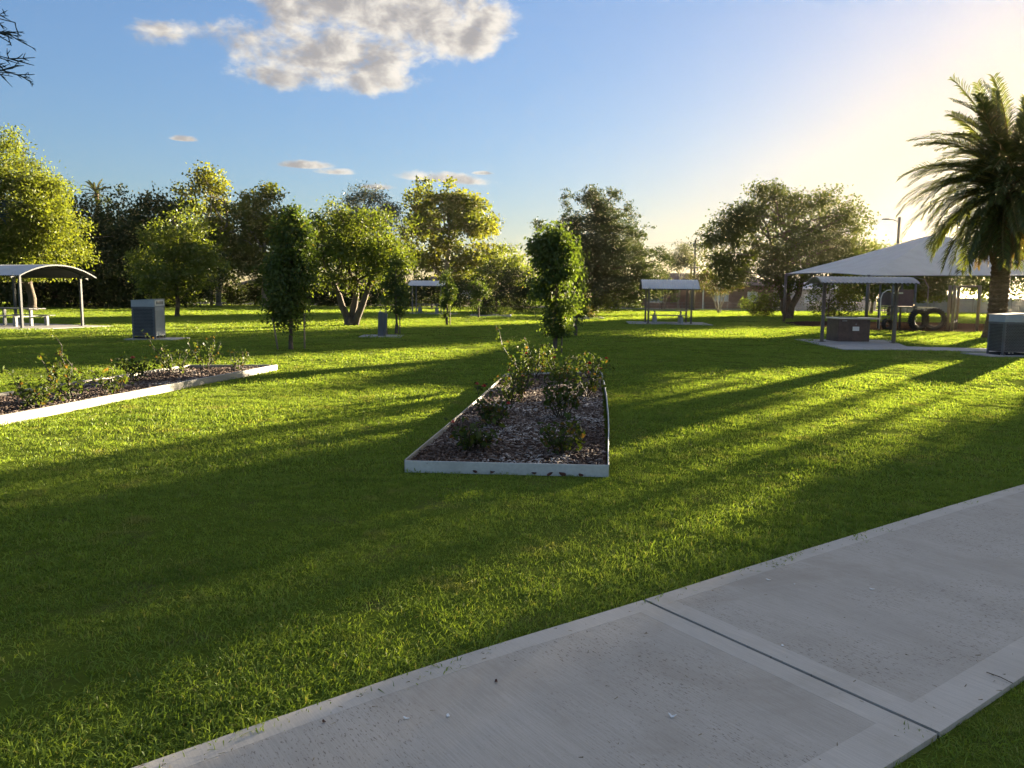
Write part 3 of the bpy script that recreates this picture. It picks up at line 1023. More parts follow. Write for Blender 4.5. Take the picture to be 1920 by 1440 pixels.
rose(-5.25, 14.7, .06, .45, .5, 'smallest sparse rose bush at the end of the left bed', 5, 150, group=G_L)

# ================================================================== SHELTERS AND FURNITURE
def arc_roof(par, L, S, z0, rise, pitch=0.13, amp=0.018, mat='roof_iron'):
    """corrugated barrel roof: ridge along x, arc across y"""
    nx, ny = int(L / pitch * 4), 12
    v, f = [], []
    for side in (0, 1):
        for i in range(nx + 1):
            x = -L / 2 + L * i / nx
            w = amp * math.sin(2 * math.pi * x / pitch)
            for j in range(ny + 1):
                u = -1 + 2 * j / ny
                z = z0 + rise * (1 - u * u) + w - (0.006 if side else 0)
                v.append((x, u * S / 2, z))
    k = (nx + 1) * (ny + 1)
    for i in range(nx):
        for j in range(ny):
            a = i * (ny + 1) + j
            f.append((a, a + ny + 1, a + ny + 2, a + 1))
            f.append((k + a, k + a + 1, k + a + ny + 2, k + a + ny + 1))
    return MB().add(v, f).build('roof', mat, par, True)


def arc_beam(par, x, S, z0, rise, w, h, mat, name='rafter'):
    v, f = [], []
    ny = 12
    for j in range(ny + 1):
        u = -1 + 2 * j / ny
        z = z0 + rise * (1 - u * u) - 0.022
        for dx, dz in ((-w / 2, 0), (w / 2, 0), (w / 2, -h), (-w / 2, -h)):
            v.append((x + dx, u * S / 2 * .985, z + dz))
    for j in range(ny):
        for k in range(4):
            f.append((j * 4 + k, j * 4 + (k + 1) % 4, j * 4 + 4 + (k + 1) % 4, j * 4 + 4 + k))
    f += [(3, 2, 1, 0), tuple(ny * 4 + k for k in range(4))]
    return MB().add(v, f).build(name, mat, par)


def shelter(label, loc, rz, L, S, px, py, z_eave, rise, mat_post='charcoal', light=False, purlin=True):
    t = thing('picnic_shelter', label, 'shelter', (*loc, 0.03), rz, 'curved-roof picnic shelters')
    arc_roof(t, L, S, z_eave, rise)
    lin = MB()  # dark sheet added beneath the roof, its shade put into the colour
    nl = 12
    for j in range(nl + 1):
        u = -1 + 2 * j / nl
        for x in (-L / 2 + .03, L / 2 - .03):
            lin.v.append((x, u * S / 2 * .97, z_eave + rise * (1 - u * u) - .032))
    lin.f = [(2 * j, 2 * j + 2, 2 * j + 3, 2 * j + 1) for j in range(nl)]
    lin.build('roof_shade_sheet', 'dark_under', t)
    uy = 2 * py / S
    zp = z_eave + rise * (1 - uy * uy) - 0.14
    for sx in (-1, 1):
        arc_beam(t, sx * px, S, z_eave, rise, .06, .09, mat_post)
        for sy in (-1, 1):
            MB().box((sx * px, sy * py, zp / 2), (.10, .10, zp), 0, .012).build('post', mat_post, t)
            MB().box((sx * px, sy * py, .008), (.2, .2, .016)).build('base_plate', mat_post, t)
            MB().add([(sx * px - .03, sy * py, zp - .1), (sx * px + .03, sy * py, zp - .1), (sx * px + .03, sy * (py + .28), zp + .03), (sx * px - .03, sy * (py + .28), zp + .03),
                      (sx * px - .03, sy * py, zp), (sx * px + .03, sy * py, zp), (sx * px + .03, sy * (py + .28), zp + .06), (sx * px - .03, sy * (py + .28), zp + .06)],
                     [(0, 1, 2, 3), (4, 5, 6, 7), (0, 1, 5, 4), (2, 3, 7, 6), (0, 3, 7, 4), (1, 2, 6, 5)]).build('bracket', 'white_paint', t)
    if purlin:
        for u in (-.94, -.5, 0, .5, .94):
            z = z_eave + rise * (1 - u * u) - 0.05
            MB().box((0, u * S / 2, z), (L - .06, .05, .04)).build('purlin', mat_post, t)
    # barge capping along the two curved ends
    for sx in (-1, 1):
        arc_beam(t, sx * (L / 2 + .008), S, z_eave + .032, rise, .02, .05, 'charcoal', 'barge_capping')
    if light:
        MB().box((-.9, 0.1, z_eave + rise - .12), (.5, .12, .06), 0, .01).build('ceiling_light', 'white_paint', t)
    return t


def picnic_table(label, loc, rz, L=2.0, ped='steel'):
    t = thing('picnic_table', label, 'picnic table', (*loc, 0.03), rz, 'picnic tables under the shelters')
    for k in range(4):
        MB().box((0, -.30 + k * .2, .745), (L, .185, .035), 0, .006).build('tabletop_slat', 'table_alu', t)
    for sy in (-1, 1):
        for k in range(2):
            MB().box((0, sy * (.66 + k * .15), .45), (L - .1, .14, .03), 0, .006).build('bench_slat', 'table_alu', t)
    for sx in (-1, 1):
        MB().box((sx * L * .33, 0, .364), (.1, .12, .728), 0, .01).build('pedestal', ped, t)
        MB().box((sx * L * .33, 0, .41), (.06, 1.6, .05)).build('bench_bearer', ped, t)
        for sy in (-1, 1):
            MB().box((sx * L * .33, sy * .72, .2), (.16, .12, .40), 0, .01).build('bench_leg', ped, t)
    return t


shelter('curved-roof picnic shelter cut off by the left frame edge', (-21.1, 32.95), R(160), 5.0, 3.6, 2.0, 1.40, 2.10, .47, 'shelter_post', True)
picnic_table('picnic table under the left shelter, its end showing past the posts', (-21.3, 33.2), R(160), 2.4)
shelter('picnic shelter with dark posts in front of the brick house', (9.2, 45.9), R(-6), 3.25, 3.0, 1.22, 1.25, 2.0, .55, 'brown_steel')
picnic_table('picnic table with stout pedestals in front of the brick house', (9.2, 45.9), R(-6), 2.3, 'pad')
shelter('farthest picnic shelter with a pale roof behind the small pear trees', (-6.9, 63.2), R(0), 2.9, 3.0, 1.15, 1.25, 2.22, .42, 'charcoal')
picnic_table('farthest picnic table under the pale-roofed shelter', (-6.9, 63.2), R(0), 2.1)

# barbecue shelter: two posts with curved arms carry the roof
bs = thing('barbecue_shelter', 'two-post barbecue shelter with ribbed curved roof before the shade sail', 'shelter', (12.25, 27.35, .03), R(-8))
arc_roof(bs, 3.15, 2.1, 2.08, .22, .13, .016, 'dull_iron')
for sx in (-1, 1):
    x = sx * 1.21
    MB().box((x, 0, 1.08), (.11, .11, 2.16), 0, .012).build('post', 'brown_steel', bs)
    MB().box((x, 0, .008), (.22, .22, .016)).build('base_plate', 'brown_steel', bs)
    for sy in (-1, 1):
        MB().tube([(x, sy * .03, 1.72), (x, sy * .12, 1.95), (x, sy * .38, 2.10), (x, sy * .75, 2.13)], .03, 6).build('curved_arm', 'brown_steel', bs, True)
    arc_beam(bs, x, 2.1, 2.08, .22, .06, .07, 'brown_steel')
    arc_beam(bs, sx * (3.15 / 2 + .012), 2.1, 2.11, .22, .02, .06, 'brown_steel', 'barge_capping')
bq = thing('barbecue', 'brown clad public barbecue with steel benchtop on the concrete pad', 'barbecue', (12.35, 28.4, .03), R(2))
MB().box((0, 0, .40), (1.18, .95, .80), 0, .02).build('body', 'brown_clad', bq)
MB().box((.15, 0, .83), (1.55, 1.05, .05), 0, .012).build('benchtop', 'stainless', bq)
MB().box((-.1, 0, .861), (.62, .5, .014), 0, .005).build('hotplate', 'steel', bq)
pl = MB().box((.06, -.482, .46), (.24, .012, .15)).build('notice_plate', 'white_paint', bq)
pl['label'] = 'pale notice plate on the front'
MB().box((.06, -.482, .62), (.05, .03, .05), 0, .01).build('push_button', 'steel', bq)
MB().tube([(-.45, -.48, .74), (-.45, -.52, .74), (-.3, -.52, .74), (-.3, -.48, .74)], .012, 6).build('handle', 'stainless', bq)


def bin_enclosure(label, loc, rz, w=.75, d=.74, h=1.27, side='right'):
    t = thing('rubbish_bin', label, 'rubbish bin', (*loc, .03), rz, 'perforated rubbish bin enclosures')
    # body: corner posts, recessed sheet on each face with rows of holes, feet gap at the base
    hb = h - .24
    for sx in (-1, 1):
        for sy in (-1, 1):
            MB().box((sx * (w / 2 - .025), sy * (d / 2 - .025), hb / 2), (.05, .05, hb), 0, .008).build('corner_post', 'charcoal', t)
    for nm, (cx, cy_, sw, rot) in {'front': (0, -d / 2 + .012, w, 0), 'back': (0, d / 2 - .012, w, math.pi), 'left': (-w / 2 + .012, 0, d, -math.pi / 2), 'right': (w / 2 - .012, 0, d, math.pi / 2)}.items():
        louv = nm == side
        p = MB().box((cx, cy_, hb / 2 + .04), (sw - .1, .012, hb - .09), rot).build('side_panel', 'silver' if louv else 'charcoal', t)
        c, s = math.cos(rot), math.sin(rot)
        hb_ = MB()
        if louv:
            for k in range(11):
                z = .14 + k * (hb - .2) / 11
                ox, oy = 0, -.014
                mb = MB().box((cx + ox * c - oy * s, cy_ + ox * s + oy * c, z), (sw - .13, .022, .03), rot)
                mb.build('louvre', 'silver', t)
        else:
            nx_, nz_ = 14, 19
            for iz in range(nz_):
                for ix in range(nx_ - (iz % 2)):
                    ux = -(sw - .16) / 2 + (sw - .16) * (ix + .5 * (iz % 2)) / (nx_ - 1)
                    uz = .13 + (hb - .21) * iz / (nz_ - 1)
                    vs_ = []
                    for k in range(6):
                        th = math.pi / 3 * k
                        lx, lz = ux + .018 * math.cos(th), uz + .018 * math.sin(th)
                        vs_.append((cx + lx * c + .0085 * s, cy_ + lx * s - .0085 * c, lz))
                    hb_.add(vs_, [(0, 1, 2, 3, 4, 5)])
            o = hb_.build('perforations', 'hole', p)
            o['kind'] = 'stuff'
        MB().box((cx, cy_, .025), (sw - .22, .014, .05), rot).build('kick_gap', 'hole', t)
    # hood with a slightly tilted top
    z0 = hb + .002
    v = [(-w / 2, -d / 2, z0), (w / 2, -d / 2, z0), (w / 2, d / 2, z0), (-w / 2, d / 2, z0),
         (-w / 2, -d / 2, h - .045), (w / 2, -d / 2, h), (w / 2, d / 2, h), (-w / 2, d / 2, h - .045)]
    MB().add(v, [(0, 1, 5, 4), (1, 2, 6, 5), (2, 3, 7, 6), (3, 0, 4, 7), (0, 3, 2, 1)]).build('hood', 'silver', t)
    e = .012
    MB().add([(-w / 2 - e, -d / 2 - e, h - .044), (w / 2 + e, -d / 2 - e, h + .002), (w / 2 + e, d / 2 + e, h + .002), (-w / 2 - e, d / 2 + e, h - .044),
              (-w / 2 - e, -d / 2 - e, h - .030), (w / 2 + e, -d / 2 - e, h + .016), (w / 2 + e, d / 2 + e, h + .016), (-w / 2 - e, d / 2 + e, h - .030)],
             [(0, 3, 2, 1), (4, 5, 6, 7), (0, 1, 5, 4), (1, 2, 6, 5), (2, 3, 7, 6), (3, 0, 4, 7)]).build('lid', 'silver', t)
    sg = 1 if side == 'right' else -1
    fr_ = MB()
    x = sg * (w / 2 + .006)
    fr_.box((x, 0, z0 + .19), (.014, d - .12, .025)).box((x, 0, z0 + .055), (.014, d - .12, .025))
    fr_.box((x, -(d - .14) / 2, z0 + .122), (.014, .03, .108)).box((x, (d - .14) / 2, z0 + .122), (.014, .03, .108))
    a = fr_.build('chute_frame', 'white_paint', t)
    MB().box((sg * (w / 2 + .001), 0, z0 + .122), (.004, d - .18, .11)).build('chute_opening', 'steel', t)
    return t


bin_enclosure('grey perforated bin enclosure standing alone on the left lawn', (-11.55 - .375, 24.9 + .37), 0, side='right')
bin_enclosure('perforated bin enclosure cut off by the right frame edge', (14.14, 21.98), R(3), .76, .68, 1.17, side='right')

# drinking fountain: two upright leaves, one leaning
df = thing('drinking_fountain', 'slim dark drinking fountain on a square pad', 'drinking fountain', (-4.8, 28.3, .03), R(4))
MB().add([(-.14, -.14, 0), (.06, -.14, 0), (.06, .14, 0), (-.14, .14, 0), (-.11, -.14, .86), (.05, -.14, .86), (.05, .14, .86), (-.11, .14, .86)],
         [(0, 3, 2, 1), (4, 5, 6, 7), (0, 1, 5, 4), (1, 2, 6, 5), (2, 3, 7, 6), (3, 0, 4, 7)]).build('column', 'charcoal', df)
MB().add([(.068, -.12, 0), (.14, -.12, 0), (.14, .12, 0), (.068, .12, 0), (.062, -.12, .84), (.21, -.12, .80), (.21, .12, .80), (.062, .12, .84)],
         [(0, 3, 2, 1), (4, 5, 6, 7), (0, 1, 5, 4), (1, 2, 6, 5), (2, 3, 7, 6), (3, 0, 4, 7)]).build('side_leaf', 'charcoal', df)
MB().box((-.03, 0, .868), (.13, .24, .016), 0, .004).build('basin_rim', 'steel', df)
MB().tube([(-.06, .05, .876), (-.06, .05, .92), (-.03, .0, .94)], .012, 6).build('spout', 'stainless', df)

# ================================================================== SHADE SAIL AND PLAYGROUND
SC = [(17.9, 51.0), (18.3, 40.0), (32.3, 40.6), (31.9, 51.6)]
PEAK = (24.6, 45.8, 5.42)
ss = thing('shade_sail', 'large grey hip-roofed shade sail over the playground', 'shade sail')
zc = [3.15, 2.76, 2.9, 3.3]
for k in range(4):
    a, b = Vector((*SC[k], zc[k])), Vector((*SC[(k + 1) % 4], zc[(k + 1) % 4]))
    pk = Vector(PEAK)
    n_ = 14
    v, f = [], []
    idx = {}
    for j in range(n_ + 1):
        w_ = j / n_
        for i in range(n_ + 1 - j):
            u = i / max(n_ - j, 1)
            e = a.lerp(b, u)
            cat_ = math.sin(u * math.pi)
            inn = (Vector((PEAK[0], PEAK[1], e.z)) - e).normalized()
            e = e + inn * cat_ * .45 + Vector((0, 0, (.03 if k == 1 else .10) * cat_))
            q = e.lerp(pk, w_)
            q.z -= math.sin(w_ * math.pi) * .16 * (0.4 + .6 * cat_)
            if w_ > .9:
                q.z -= (w_ - .9) * .8
            idx[(j, i)] = len(v)
            v.append(tuple(q))
    for j in range(n_):
        for i in range(n_ - j):
            f.append((idx[(j, i)], idx[(j, i + 1)], idx[(j + 1, i)]))
            if i < n_ - j - 1:
                f.append((idx[(j, i + 1)], idx[(j + 1, i + 1)], idx[(j + 1, i)]))
    MB().add(v, f).build('fabric_panel', 'cloth', ss, True)
    edge = [v[idx[(0, i)]] for i in range(n_ + 1)]
    MB().tube(edge, .022, 5).build('edge_cable', 'steel', ss, True)
    MB().tube([(SC[k][0], SC[k][1], -.05), (SC[k][0], SC[k][1], zc[k] + .05)], .085, 10).build('post', 'brown_steel', ss, True)
    MB().tube([(SC[k][0], SC[k][1], zc[k] - .12), (PEAK[0] * .98 + SC[k][0] * .02, PEAK[1] * .98 + SC[k][1] * .02, PEAK[2] - .34)], .04, 6).build('hip_rafter', 'steel', ss, True)

# play equipment
ps = thing('play_structure', 'playground tower with platform, panel and posts under the shade sail', 'play structure', (20.1, 40.3, .03))
for (x, y, h) in ((-.6, -.5, 2.35), (.55, -.5, 2.35), (-.6, .9, 2.35), (.55, .9, 2.35)):
    MB().tube([(x, y, 0), (x, y, h)], .055, 8).build('post', 'charcoal', ps, True)
MB().box((-.02, .2, 1.15), (1.4, 1.5, .06)).build('platform', 'dark_under', ps)
MB().box((-.05, -.52, 1.62), (1.0, .03, .85), 0, .008).build('play_panel', 'purple_panel', ps)
MB().box((-.35, -.54, 1.86), (.5, .02, .07)).build('panel_label', 'white_paint', ps)
MB().box((-.02, .93, 1.55), (1.0, .03, .7), 0, .008).build('play_panel', 'charcoal', ps)
MB().tube([(.55, .9, 2.3), (.75, .9, 2.6), (1.2, .9, 2.72), (1.7, .9, 2.6), (1.95, .9, 2.2), (1.95, .9, 0)], .03, 7).build('arch_rail', 'steel', ps, True)
MB().box((1.25, .2, 1.13), (1.15, .5, .05)).build('bridge', 'stainless', ps)
for k in range(5):
    MB().tube([(-1.05 + .02 * k, -.3, .25 + k * .2), (-.62, -.3, .25 + k * .2)], .02, 6).build('rung', 'steel', ps, True)
MB().tube([(-1.1, -.3, 0), (-1.1, -.3, 1.6), (-1.02, -.3, 1.85), (-.8, -.3, 2.0), (-.62, -.3, 2.02)], .025, 7).build('arch_ladder_rail', 'white_paint', ps, True)


def tyre(label, loc, rz, rad, wid, tilt=0.0):
    t = thing('tractor_tyre', label, 'tyre', (*loc, .03 + rad), rz, 'half-buried tyres in the bark')
    v, f = [], []
    prof = [(rad * .60, -wid * .3), (rad * .72, -wid * .5), (rad * .93, -wid * .48), (rad, -wid * .3), (rad, wid * .3), (rad * .93, wid * .48), (rad * .72, wid * .5), (rad * .60, wid * .3)]
    n_ = 28
    for i in range(n_):
        th = 2 * math.pi * i / n_
        for r_, y in prof:
            v.append((math.cos(th) * r_, y, math.sin(th) * r_))
    for i in range(n_):
        for k in range(8):
            f.append((i * 8 + k, i * 8 + (k + 1) % 8, ((i + 1) % n_) * 8 + (k + 1) % 8, ((i + 1) % n_) * 8 + k))
    MB().add(v, f).build('tyre', 'rubber', t, True)
    tr = MB()
    for i in range(n_):
        th = 2 * math.pi * (i + .5) / n_
        for sy in (-1, 1):
            c = Vector((math.cos(th) * rad, sy * wid * .22, math.sin(th) * rad))
            tt = Vector((-math.sin(th), sy * .8, math.cos(th))).normalized() * rad * .07
            nn = Vector((math.cos(th), 0, math.sin(th))) * .022
            ss_ = Vector((0, wid * .2, 0))
            tr.add([c - tt - ss_, c + tt - ss_, c + tt + ss_, c - tt + ss_, c - tt - ss_ + nn, c + tt - ss_ + nn, c + tt + ss_ + nn, c - tt + ss_ + nn],
                   [(4, 5, 6, 7), (0, 1, 5, 4), (1, 2, 6, 5), (2, 3, 7, 6), (3, 0, 4, 7)])
    tr.build('tread', 'rubber', t)
    return t


tyre('large upright tyre on the left of the playground pair', (20.65, 39.3), R(12), .52, .34)
tyre('large upright tyre on the right of the playground pair', (21.35, 39.15), R(-28), .56, .38)
tyre('small half-hidden tyre left of the playground tower', (18.9, 38.95), R(20), .28, .22)

sw = thing('swing_set', 'swing frame with two hanging seats right of the play tower', 'swing', (23.0, 39.6, .03), R(14))
for x, y in ((-1.5, -1.0), (-.55, .3), (.3, -.7), (.85, 1.2)):
    MB().tube([(x, y, 0), (x, y, 2.28)], .075, 8).build('post', 'timber', sw, True)
MB().tube([(-1.55, -1.0, 2.2), (.9, 1.2, 2.2)], .05, 8).build('crossbar', 'timber', sw, True)
MB().tube([(.3, -.7, 2.24), (.85, 1.2, 2.24)], .05, 8).build('crossbar', 'timber', sw, True)
for k, u in enumerate((.33, .66)):
    bx_, by_ = -1.55 + 2.45 * u, -1.0 + 2.2 * u
    for s_ in (-.18, .18):
        MB().tube([(bx_ + s_ * .75, by_ + s_ * .66, 2.2), (bx_ + s_ * .75, by_ + s_ * .66, .55)], .012, 5).build('chain', 'steel', sw, True)
    MB().tube([(bx_ - .135, by_ - .12, .56), (bx_ - .1, by_ - .08, .46), (bx_, by_, .42), (bx_ + .1, by_ + .08, .46), (bx_ + .135, by_ + .12, .56)], .05, 6).build('seat', 'rubber', sw, True)

# ================================================================== TREES
def pear(label, base, h, w, z0, nclump, nleaf, ll, group='young columnar pear trees', stakes=(), rtr=.05, top=1.0, wide_at=.55):
    """columnar tree: stacked lobes that taper to both ends"""
    lobes = []
    n_ = 9
    for k in range(n_):
        u = k / (n_ - 1)
        z = z0 + (h - z0) * (0.04 + .92 * u)
        r = w * .5 * min(1.0, .42 + 1.5 * u) * (1.0 if u < .72 else math.sqrt(max(0.08, 1 - ((u - .72) / .30) ** 2)))
        r = max(r, w * .16)
        a = random.uniform(0, 6.28)
        lobes.append((math.cos(a) * w * .08, math.sin(a) * w * .08, z, r * .92, r * .92, (h - z0) / n_ * 1.05))
    t = tree('pear_tree', label, base, lobes, 'L_pear', nclump, nleaf, .16 * w / 1.4 + .05, ll, ll * .62, rtr, h * .93, 'bark', .45,
             None, 26, .2, group, z0 * .6, flat=.2, squash=1.0, bough=1.0)
    for k, (dx, dy, tx, hh) in enumerate(stakes):
        MB().tube([(dx, dy, -.1), (dx + tx, dy, hh)], .026, 6).build('stake', 'timber', t, True)
        MB().tube([(dx + tx * .9, dy, hh * .9), (0, 0, hh * .86)], .008, 4).build('tie', 'rubber', t)
    return t


pear('staked columnar pear tree left of the fountain, dark with dense leaves', (-6.14, 21.3), 3.68, 1.34, .62, 940, 18, .10, stakes=((-.32, -.1, -.14, .95), (.33, .2, .0, .98)))
pear('sunlit columnar pear tree directly behind the centre rose bed', (1.16, 21.0), 3.45, 1.30, .70, 700, 17, .10, stakes=((.2, .25, .0, 1.0),))
pear('dark columnar pear tree half hidden behind the sunlit one', (2.50, 30.5), 3.3, 1.15, .62, 300, 15, .10)
pear('small columnar pear tree beside the drinking fountain', (-4.45, 29.5), 2.65, .98, .45, 260, 14, .095, stakes=((-.35, 0, -.05, 1.0), (.12, .1, .0, .8)))
pear('slim columnar pear tree right of the farthest shelter', (-3.35, 39.3), 2.85, .82, .55, 200, 14, .10, stakes=((.15, .1, 0, .9),))
pear('short round-headed pear tree beside the far shrub bed', (-2.35, 53), 2.65, 1.35, 1.1, 190, 14, .12)

s = 38 / 1443
tree('spreading_tree', 'spreading three-stemmed tree with low dark trunks on the middle lawn', (-8.05, 38.0),
     [(-1.0, 0, 4.1, 1.9, 2.0, 1.5), (1.0, .2, 4.2, 1.9, 2.0, 1.7), (0, -.3, 3.2, 2.3, 2.2, 1.5), (-1.7, .3, 3.0, 1.2, 1.4, 1.3), (1.6, 0, 3.2, 1.0, 1.4, 1.2)],
     'L_fruit', 1050, 20, .38, .15, .085, .2, bark='bark', hang=.3,
     stems=[((0, 0, -.05), (-1.25, .1, 3.4)), ((.12, .05, -.05), (.45, .5, 3.6)), ((.25, 0, -.05), (1.55, -.2, 3.3))], limbs=26, zmin=1.0)
tree('young_tree', 'bright green upright young tree behind the left bin', (-20.9, 48.1),
     [(0, 0, 3.3, 2.2, 2.1, 2.3), (.5, 0, 4.9, 1.7, 1.6, 1.7), (-1.2, .2, 2.5, 1.3, 1.4, 1.5), (1.6, 0, 3.0, 1.2, 1.2, 1.6), (.3, 0, 6.3, .45, .45, 1.0), (1.0, 0, 6.3, .3, .3, 1.1), (-1.9, 0, 4.4, .3, .3, 1.1)],
     'L_light', 900, 20, .36, .17, .11, .13, 6.2, hang=.1, limbs=30, zmin=.6)
tree('wattle_tree', 'large feathery golden-green tree behind the left shelter', (-36.4, 58.5),
     [(-1.6, 0, 7.6, 4.0, 4.2, 4.9), (1.3, 0, 5.4, 2.2, 2.6, 2.9), (.4, -.5, 7.8, 2.4, 2.8, 2.8), (-4.9, 0, 6.2, 3.8, 4, 5.2), (2.0, .3, 6.3, 1.2, 1.6, 1.7), (-.2, -1, 4.4, 2.6, 2.6, 2.2)],
     'L_wattle', 3000, 30, .62, .26, .10, .3, 7, hang=.35, limbs=18, zmin=2.2, shell=.6, bough=1.3)
for lab, bx_, by_, k, hh in (('dark evergreen tree with a rounded top behind the left shelter', -40.0, 77, 1.0, 11.4),
                             ('dark evergreen tree behind the bright young tree', -34.5, 76, .92, 10.2)):
    tree('evergreen_tree', lab, (bx_, by_), [(0, 0, hh * .62, 4.2 * k, 4.2, hh * .38), (-2.6, 0, hh * .45, 3.4 * k, 4, hh * .4), (2.5, .2, hh * .5, 3.3 * k, 4, hh * .42), (0, -1.2, hh * .28, 4.6 * k, 3.4, hh * .26)],
         'L_dark', 1300, 22, .75, .34, .2, .35, hh * .7, hang=.2, limbs=10, zmin=.15, shell=.6, group='dark evergreens on the left')
tree('evergreen_tree', 'low dark evergreen mass between the left shelter and the bin', (-41.5, 70), [(0, 0, 3.2, 4.2, 3.5, 3.2), (3.4, 0, 2.8, 3.2, 3, 2.8), (6.3, .3, 2.6, 2.6, 3, 2.6), (-4, 0, 3.2, 4, 3, 3.2)],
     'L_dark', 1200, 22, .7, .32, .2, .3, 3.5, hang=.2, limbs=8, zmin=.1, shell=.6, group='dark evergreens on the left')
tree('plane_tree', 'tall plane tree with golden patches left of the dark pear', (-32.7, 86),
     [(-1.7, 0, 9.3, 3.0, 3.4, 4.5), (-.8, 0, 12.3, 2.2, 2.4, 2.5), (2.6, .2, 9.0, 2.6, 3, 3.6), (0, -.5, 5.5, 4.0, 3.6, 3.0), (-3.2, 0, 6.4, 2.0, 2.4, 2.6)],
     'L_plane', 680, 18, .62, .34, .27, .32, 11, 'bark_pale', .15, limbs=36, zmin=1.2, shell=.35, lean=(1.2, 0), group='plane trees')
tree('plane_tree', 'second plane tree directly behind the dark columnar pear', (-27.2, 85),
     [(0, 0, 9.6, 2.5, 2.8, 3.8), (.6, 0, 11.9, 1.6, 1.8, 1.9), (1.6, 0, 6.9, 2.2, 2.6, 3.1), (-1.2, 0, 6.0, 2.4, 2.8, 3.0), (0, -.5, 3.9, 2.6, 2.6, 1.9)],
     'L_plane', 560, 18, .60, .34, .27, .3, 10, 'bark_pale', .15, limbs=30, zmin=1.0, shell=.35, group='plane trees')
tree('plane_tree', 'broad golden plane tree left of the cypress', (-8.9, 104.5),
     [(-0.74, 0.0, 12.13, 4.83, 4.7, 4.46), (-2.72, 0.0, 13.62, 2.85, 3.22, 3.1), (1.86, 0.0, 13.62, 3.22, 3.47, 3.1), (3.96, 0.0, 8.91, 3.59, 3.71, 4.46), (-3.59, 0.25, 8.42, 2.85, 3.47, 3.71), (0.74, -0.74, 6.19, 5.2, 4.21, 3.22), (4.83, 0.0, 5.2, 2.35, 2.97, 3.22)],
     'L_plane', 1000, 18, .75, .42, .33, .4, 13.5, 'bark_pale', .15, limbs=46, zmin=1.0, shell=.35, group='plane trees')
tree('gum_tree', 'rounded grey-green gum tree rising behind the spreading tree', (-19.0, 98),
     [(1.0, 0, 12.4, 3.4, 3, 2.6), (-2.6, 0, 11.2, 2.4, 2.6, 2.0), (-5.0, 0, 10.2, 1.7, 2, 1.5), (4.2, 0, 11.4, 1.8, 2, 2.4), (-1, 0, 8.5, 5, 3.6, 2.8)],
     'L_gum', 640, 20, .62, .36, .11, .35, 11, 'bark_pale', .5, limbs=26, zmin=4, shell=.5)
tree('broadleaf_tree', 'tree filling the gap between spreading tree and golden plane', (-18.4, 99),
     [(-1.2, 0, 7.6, 4, 3.6, 3.2), (3.1, 0, 6.8, 3.2, 3.6, 3.2), (0, -.3, 4, 5, 3.6, 3)], 'L_fruit', 460, 18, .6, .3, .2, .25, 6, hang=.2, limbs=14, zmin=.8, shell=.45)
tree('dark_shrub', 'big dark rounded shrub left of the centre pear tree', (-1.5, 69), [(0, 0, 1.9, 2.9, 2.4, 1.9), (1.9, .2, 1.7, 1.7, 2, 1.6), (-2.2, 0, 1.4, 1.6, 1.8, 1.3)],
     'L_dark', 460, 20, .42, .18, .11, .12, 1.8, hang=.1, limbs=4, zmin=.05, shell=.62, cat='shrub')
tree('broadleaf_tree', 'rounded green tree between golden plane and cypress', (-1.4, 96), [(0, 0, 5.4, 2.6, 2.6, 2.4), (-1.6, 0, 4.2, 2.0, 2, 2.3), (1.9, 0, 4.2, 1.8, 2, 2.2), (0, 0, 2.6, 3, 2.4, 2.0)],
     'L_light', 420, 18, .55, .28, .2, .2, 5, hang=.2, limbs=8, zmin=.5)
for lab, bx_, by_, ww, hh in (('dark hedge shrub under the tall plane tree at left', -37.5, 91, 4.2, 4.2), ('dark hedge shrub left of the utility pole', -45.5, 90, 4.4, 4.4), ('dark hedge shrub behind the dark columnar pear', -30.5, 91.5, 3.8, 4.0),
                         ('dark hedge shrub left of the three-stemmed trunk', -24.0, 91, 3.8, 3.2), ('dark hedge shrub seen between the spreading trunks', -18.2, 90.5, 3.4, 2.8),
                         ('dark hedge shrub behind the farthest shelter', -9.5, 90.5, 4.2, 3.4)):
    tree('hedge_shrub', lab, (bx_, by_), [(-ww * .45, 0, hh * .48, ww * .6, 1.6, hh * .5), (ww * .45, .1, hh * .45, ww * .6, 1.6, hh * .48)], 'L_dark', 420, 18, .46, .26, .17, .1, hh * .5, limbs=2, zmin=.05, shell=.5,
         cat='shrub', group='hedge shrubs along the far road')
# cypress: stacked tiers
lobes = []
for k in range(15):
    u = k / 14
    z = 1.4 + u * 8.9
    r = (1 - u) ** .50 * 6.1 + 1.5
    if u < .2:
        r *= .62 + u * 1.9
    for j in range(4 if u < .75 else 2):
        a = j * 1.9 + k * 1.1
        lobes.append((math.cos(a) * r * .46 + .3, math.sin(a) * r * .46, z, r * .62, r * .62, 1.9))
lobes += [(.3, 0, 11.3, 2.2, 2.2, 1.5), (.2, 0, 9.9, 3.5, 3.4, 1.8), (.3, 0, 8.0, 4.8, 4.6, 2.0), (.4, 0, 5.6, 5.6, 5.2, 2.4), (-5.2, 0, 6.6, 1.6, 1.6, 2.4), (-5.0, 0, 8.6, 1.0, 1.0, 1.4), (-4.4, 0, 4.2, 2.0, 1.8, 2.2), (4.0, 0, 4.6, 2.3, 2.2, 2.4)]
tree('cypress_tree', 'tall broad dark cypress behind the centre pear tree', (8.0, 77), lobes, 'L_cypress', 4600, 22, .36, .22, .12, .42, 11.3, hang=.0, limbs=40, zmin=.5, shell=.5, squash=.7, bough=2.4)
